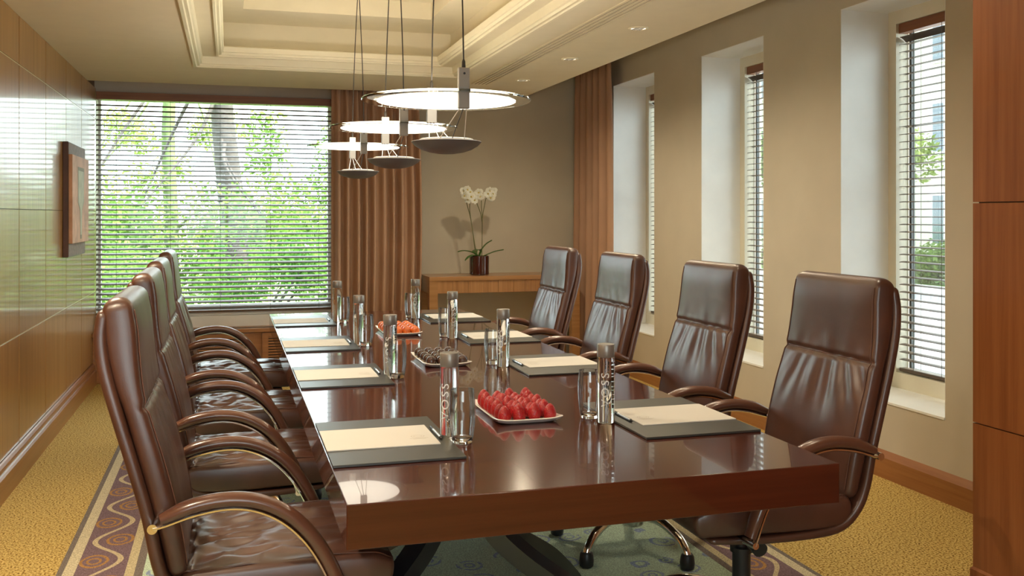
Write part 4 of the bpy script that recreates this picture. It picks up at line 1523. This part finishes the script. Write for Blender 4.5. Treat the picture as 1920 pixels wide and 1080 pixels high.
oc = empty('potted_orchid', (2.152, 8.35, 0.8455))
tag(oc, 'white orchid in a glossy brown pot on the sideboard', 'plant')
pot = MB().lathe([(0.0005, 0), (0.080, 0), (0.088, 0.004), (0.089, 0.165), (0.084, 0.168), (0.081, 0.163), (0.081, 0.14), (0.0005, 0.14)], 36, caps=False).build('pot', 'pot', oc, smooth=True, angle=50)
MB().lathe([(0.0005, 0.150), (0.081, 0.146)], 24, caps=False).build('soil', 'soil', pot)


def strap_leaf(pts, wd):
    path = catmull(pts, 5)
    v, f = [], []
    n = len(path)
    for i, p in enumerate(path):
        t = (path[min(i + 1, n - 1)] - path[max(0, i - 1)]).normalized()
        side = t.cross(Vector((0, 0, 1)))
        if side.length < 0.01:
            side = Vector((0, 1, 0))
        side.normalize()
        s = i / (n - 1)
        w_ = wd * (math.sin(PI * min(1, 0.18 + s * 0.82)) ** 0.6) + 0.001
        up = side.cross(t)
        v += [p - side * w_ + up * 0.006, p, p + side * w_ + up * 0.006, p - side * w_ + up * 0.003, p - up * 0.003, p + side * w_ + up * 0.003]
    for i in range(n - 1):
        o, q = i * 6, (i + 1) * 6
        f += [(o, o + 1, q + 1, q), (o + 1, o + 2, q + 2, q + 1), (o + 4, o + 3, q + 3, q + 4), (o + 5, o + 4, q + 4, q + 5), (o + 3, o, q, q + 3), (o + 2, o + 5, q + 5, q + 2)]
    f += [(0, 3, 4, 1), (1, 4, 5, 2)]
    e = (n - 1) * 6
    f += [(e + 1, e + 4, e + 3, e), (e + 2, e + 5, e + 4, e + 1)]
    return MB().add(v, f)


for pts, wd in (([(0.0, 0, 0.15), (-0.06, -0.01, 0.195), (-0.14, -0.02, 0.215), (-0.205, -0.03, 0.205)], 0.03),
                ([(-0.01, 0, 0.15), (-0.05, -0.05, 0.175), (-0.11, -0.09, 0.165), (-0.16, -0.12, 0.13)], 0.022),
                ([(0.01, 0, 0.15), (0.06, -0.02, 0.175), (0.14, -0.03, 0.205), (0.22, -0.03, 0.22)], 0.022),
                ([(0.0, 0.01, 0.15), (0.03, 0.02, 0.22), (0.07, 0.02, 0.27), (0.125, 0.02, 0.305)], 0.016),
                ([(0.0, 0.02, 0.15), (-0.03, 0.05, 0.2), (0.02, 0.10, 0.22), (0.05, 0.14, 0.2)], 0.024)):
    strap_leaf(pts, wd).build('leaf', 'orchidleaf', oc, smooth=True)
stems = [[(-0.03, 0, 0.15), (-0.05, 0, 0.30), (-0.075, 0, 0.48), (-0.11, 0, 0.62), (-0.15, -0.01, 0.745)],
         [(-0.015, 0.01, 0.15), (-0.04, 0.01, 0.28), (-0.068, 0.01, 0.45), (-0.085, 0.01, 0.58), (-0.08, 0, 0.66), (-0.055, -0.02, 0.71)],
         [(0.025, 0, 0.15), (0.027, 0, 0.35), (0.027, 0, 0.52), (0.02, 0, 0.62), (0.03, 0, 0.70), (0.09, -0.01, 0.755)],
         [(0.027, 0, 0.47), (0.012, 0, 0.55), (-0.018, 0, 0.63), (-0.03, -0.01, 0.68)],
         [(0.027, 0, 0.50), (0.045, 0, 0.60), (0.07, 0, 0.70), (0.12, 0, 0.73)]]
for s in stems:
    MB().tube(catmull(s, 6), 0.0035, 8).build('stem', 'stem', oc, smooth=True)


def blossom_mesh():
    mb = MB()
    for k in range(5):
        a = PI / 2 + k * 2 * PI / 5
        ln, wd = (0.036, 0.015) if k in (0, 2, 3) else (0.040, 0.024)
        v, f = [], []
        n = 6
        for i in range(n + 1):
            s = i / n
            r = 0.002 + ln * s
            w_ = wd * math.sin(PI * (0.08 + 0.92 * s) * 0.93) ** 0.7 + 0.0005
            y = -0.010 * math.sin(s * PI * 0.8) + 0.004 * s
            for q in (-1, 0, 1):
                px, pz = r * math.cos(a) - q * w_ * math.sin(a), r * math.sin(a) + q * w_ * math.cos(a)
                v.append((px, y + (0.003 if q else 0), pz))
        for i in range(n):
            for q in range(2):
                f.append((i * 3 + q, i * 3 + q + 1, (i + 1) * 3 + q + 1, (i + 1) * 3 + q))
        mb.add(v, f)
    return mb.mesh('blossom', smooth=True)


blos = blossom_mesh()
heart = MB().lathe([(0.0005, -0.006), (0.006, -0.003), (0.008, 0.003), (0.004, 0.010), (0.0005, 0.012)], 10, caps=False).mesh('blossom_heart', smooth=True)
rnd = random.Random(5)
spots = [(-0.150, -0.02, 0.745), (-0.120, -0.03, 0.760), (-0.095, -0.03, 0.735), (-0.140, -0.03, 0.705), (-0.085, -0.04, 0.695), (-0.060, -0.03, 0.705), (-0.055, -0.03, 0.665), (-0.105, -0.02, 0.67),
         (-0.03, -0.02, 0.70), (-0.01, -0.03, 0.735), (0.005, -0.02, 0.70), (0.09, -0.02, 0.75), (0.115, -0.03, 0.72), (0.10, -0.03, 0.69), (0.13, -0.01, 0.745), (0.075, -0.02, 0.72)]
for sx, sy, szz in spots:
    b_ = link('blossom', blos, 'petal', oc, loc=(sx, sy, szz), rot=(rnd.uniform(-0.4, 0.3), rnd.uniform(-0.5, 0.5), rnd.uniform(-0.8, 0.6)))
    link('blossom_heart', heart, 'petal_heart', b_, loc=(0, -0.008, 0), rot=(R(90), 0, 0))


# ------------------------------------------------------------------ outdoors
GZ = -0.45
gr = bx('ground', -60, 80, 9.0, 120, GZ - 0.2, GZ, 'grass')
tag(gr, 'green lawn outside the windows', kind='structure')
rd = bx('street', 4.2, 16.5, -30, 60, GZ + 0.001, GZ + 0.03, 'road')
tag(rd, 'grey street outside the tall windows', kind='structure')
tag(bx('pavement', 4.0, 6.2, -30, 60, GZ + 0.0305, GZ + 0.08, 'pave'), 'pale pavement along the building', kind='structure')
tag(bx('far_pavement', 15.0, 16.6, -30, 60, GZ + 0.0305, GZ + 0.09, 'pave'), 'pale pavement across the street', kind='structure')


def foliage(rnd, centres, nleaf, size, jitter=0.4):
    v, f = [], []
    for _ in range(nleaf):
        c, r = centres[rnd.randrange(len(centres))]
        d = Vector((rnd.gauss(0, 1), rnd.gauss(0, 1), rnd.gauss(0, 1)))
        d.normalize()
        p = Vector(c) + d * (r * rnd.random() ** 0.45)
        a = Vector((rnd.gauss(0, 1), rnd.gauss(0, 1), rnd.gauss(0, 0.7)))
        a.normalize()
        b_ = a.cross(Vector((rnd.gauss(0, 1), rnd.gauss(0, 1), rnd.gauss(0, 1))))
        b_.normalize()
        s = size * rnd.uniform(0.6, 1.3)
        o = len(v)
        v += [p - a * s, p + b_ * s * 0.45, p + a * s, p - b_ * s * 0.45]
        f.append((o, o + 1, o + 2, o + 3))
    return MB().add(v, f)


def tree(name, x, y, trunk, crown, nleaf, lsize, leafm, barkm, label, seed, group='trees outside'):
    rnd = random.Random(seed)
    t = empty(name, (x, y, GZ))
    tag(t, label, 'tree', group)
    pts, r0, r1 = trunk
    path = catmull(pts, 5)
    MB().tube(path, [r0 + (r1 - r0) * i / (len(path) - 1) for i in range(len(path))], 12).build('trunk', barkm, t, smooth=True)
    for _ in range(5):
        c, r = crown[rnd.randrange(len(crown))]
        base = path[rnd.randrange(len(path) // 3, len(path))]
        mid = (base + Vector(c)) / 2 + Vector((rnd.uniform(-0.3, 0.3), rnd.uniform(-0.3, 0.3), rnd.uniform(0, 0.3)))
        MB().tube(catmull([base, mid, Vector(c)], 5), [r1 * 0.28 * (1 - 0.8 * i / 10) for i in range(11)], 7).build('branch', barkm, t, smooth=True)
    me = foliage(rnd, crown, nleaf, lsize).mesh('foliage')
    fo = link('foliage', me, leafm, t)
    fo['kind'] = 'stuff'
    return t


rnd = random.Random(21)


def crown(n, x0, x1, y0, y1, z0, z1, r0, r1):
    return [((rnd.uniform(x0, x1), rnd.uniform(y0, y1), rnd.uniform(z0, z1)), rnd.uniform(r0, r1)) for _ in range(n)]


tree('leafy_tree', 0.05, 15.0, ([(0, 0, 0), (0.02, 0, 1.5), (-0.08, 0, 2.6), (-0.16, 0, 3.6), (-0.12, 0, 5.2)], 0.22, 0.14), crown(24, -2.4, 2.6, -1.2, 1.6, 0.6, 1.9, 0.35, 0.7), 8500, 0.055, 'leaf_a', 'bark',
     'large leafy tree with a grey trunk outside the wide window', 1)
tree('leafy_tree', -0.95, 16.5, ([(0, 0, 0), (0.05, 0, 1.5), (0.0, 0, 3.2), (0.1, 0, 5.0)], 0.13, 0.09), crown(15, -2.4, 1.4, -1.0, 1.5, 1.2, 3.6, 0.3, 0.55), 4200, 0.05, 'leaf_b', 'mossbark',
     'slim tree with a mossy trunk outside the wide window', 2)
tree('leafy_tree', 2.6, 17.5, ([(0, 0, 0), (0.05, 0, 1.5), (0.1, 0, 3.0), (0.0, 0, 4.2)], 0.15, 0.08), crown(18, -2.2, 1.6, -1.2, 1.5, 0.8, 3.4, 0.4, 0.7), 6000, 0.06, 'leaf_a', 'bark',
     'leafy tree behind the curtain side of the wide window', 3)
tree('leafy_tree', -4.0, 18.5, ([(0, 0, 0), (0.05, 0, 1.5), (0.1, 0, 3.0), (0.0, 0, 4.0)], 0.15, 0.08), crown(18, -2.2, 2.0, -1.2, 1.5, 0.6, 3.2, 0.4, 0.7), 5000, 0.06, 'leaf_b', 'bark',
     'pale leafy tree towards the panelled wall side outside', 4)


def shrub(x, y, crown_, nleaf, ls, leafm, label, seed):
    rnd = random.Random(seed)
    t = empty('shrub', (x, y, GZ))
    tag(t, label, 'shrub', 'shrubs outside')
    for _ in range(4):
        c, r = crown_[rnd.randrange(len(crown_))]
        MB().tube([(0, 0, 0), (c[0] * 0.5, c[1] * 0.5, c[2] * 0.6), c], [0.03, 0.02, 0.008], 6).build('stem', 'bark', t)
    fo = link('foliage', foliage(rnd, crown_, nleaf, ls).mesh('foliage'), leafm, t)
    fo['kind'] = 'stuff'


SH = [(-3.0, 12.6, 'leaf_b'), (-1.4, 12.2, 'leaf_a'), (0.3, 12.4, 'leaf_c'), (1.9, 12.0, 'leaf_a'), (3.4, 12.8, 'leaf_b')]
for i, (x, y, lm) in enumerate(SH):
    shrub(x, y, crown(9, -0.8, 0.8, -0.4, 0.4, 0.3, 1.25, 0.25, 0.45), 4200, 0.045, lm,
          ['pale shrub outside the wide window, leftmost of the shrub row', 'bright shrub outside the wide window, second from the left', 'deep green shrub at the middle of the outdoor shrub row',
           'bright shrub outside the wide window, second from the right', 'pale shrub outside the wide window, rightmost of the shrub row'][i], 40 + i)
HB = [(-7, 22.5), (-3.5, 22), (0, 22.6), (3.5, 22.2), (7, 22.8)]
for i, (x, y) in enumerate(HB):
    shrub(x, y, crown(14, -1.6, 1.6, -0.5, 0.5, 0.4, 1.5, 0.4, 0.7), 3000, 0.09, 'leaf_c' if i % 2 else 'leaf_a',
          ['leftmost', 'second', 'middle', 'fourth', 'rightmost'][i] + ' bush of the tall hedge row behind the outdoor trees', 60 + i)

# across the street: house, hedge and trees seen through the tall windows
hs = empty('house', (20, 26, GZ))
tag(hs, 'cream house with rows of windows across the street', 'house')
bx('wall', 0, 8, -14, 16, 0, 8.5, 'facade', hs)
MB().add([(-0.5, -14.5, 8.5), (8.5, -14.5, 8.5), (8.5, 16.5, 8.5), (-0.5, 16.5, 8.5), (4, -12, 11), (4, 14, 11)],
         [(0, 1, 4), (1, 2, 5, 4), (2, 3, 5), (3, 0, 4, 5), (0, 3, 2, 1)]).build('roof', 'roofslate', hs)
for k in range(9):
    for j in range(3):
        y, z = -13 + k * 3.2, 0.9 + j * 2.7
        wdw = boxc('window', -0.06, 0.02, y, y + 1.2, z, z + 1.6, 'facade_trim', hs)
        boxc('pane', -0.02, 0.02, -0.5, 0.5, -0.7, 0.7, 'facade_win', wdw).location = (-0.035, 0, 0)
        boxc('glazing_bar', -0.015, 0.015, -0.03, 0.03, -0.7, 0.7, 'facade_trim', wdw).location = (-0.05, 0, 0)
for i, (x, y) in enumerate(((17.6, 17.5), (17.8, 20.5), (17.6, 23.5), (17.8, 27.0), (17.6, 31.0), (17.6, 14.5))):
    shrub(x, y, crown(10, -0.5, 0.5, -1.4, 1.4, 0.3, 0.9, 0.35, 0.55), 2600, 0.08, 'leaf_a',
          ['first', 'second', 'third', 'fourth', 'fifth', 'nearest'][i] + ' low hedge bush before the house across the street', 80 + i)
tree('street_tree', 15.8, 20.8, ([(0, 0, 0), (0.05, 0, 1.5), (0.0, 0.1, 2.6), (0.1, 0, 4.0)], 0.12, 0.07), crown(12, -1.0, 1.0, -1.4, 1.6, 2.0, 4.4, 0.4, 0.8), 6500, 0.08, 'leaf_b', 'bark',
     'yellow green street tree seen through the nearest tall window', 7)
tree('street_tree', 14.2, 25.5, ([(0, 0, 0), (0.05, 0, 1.5), (0.0, 0.1, 2.6), (0.1, 0, 4.0)], 0.12, 0.07), crown(12, -1.0, 1.0, -1.4, 1.6, 1.0, 4.2, 0.4, 0.8), 6500, 0.08, 'leaf_c', 'bark',
     'deep green street tree seen through the middle tall window', 8)
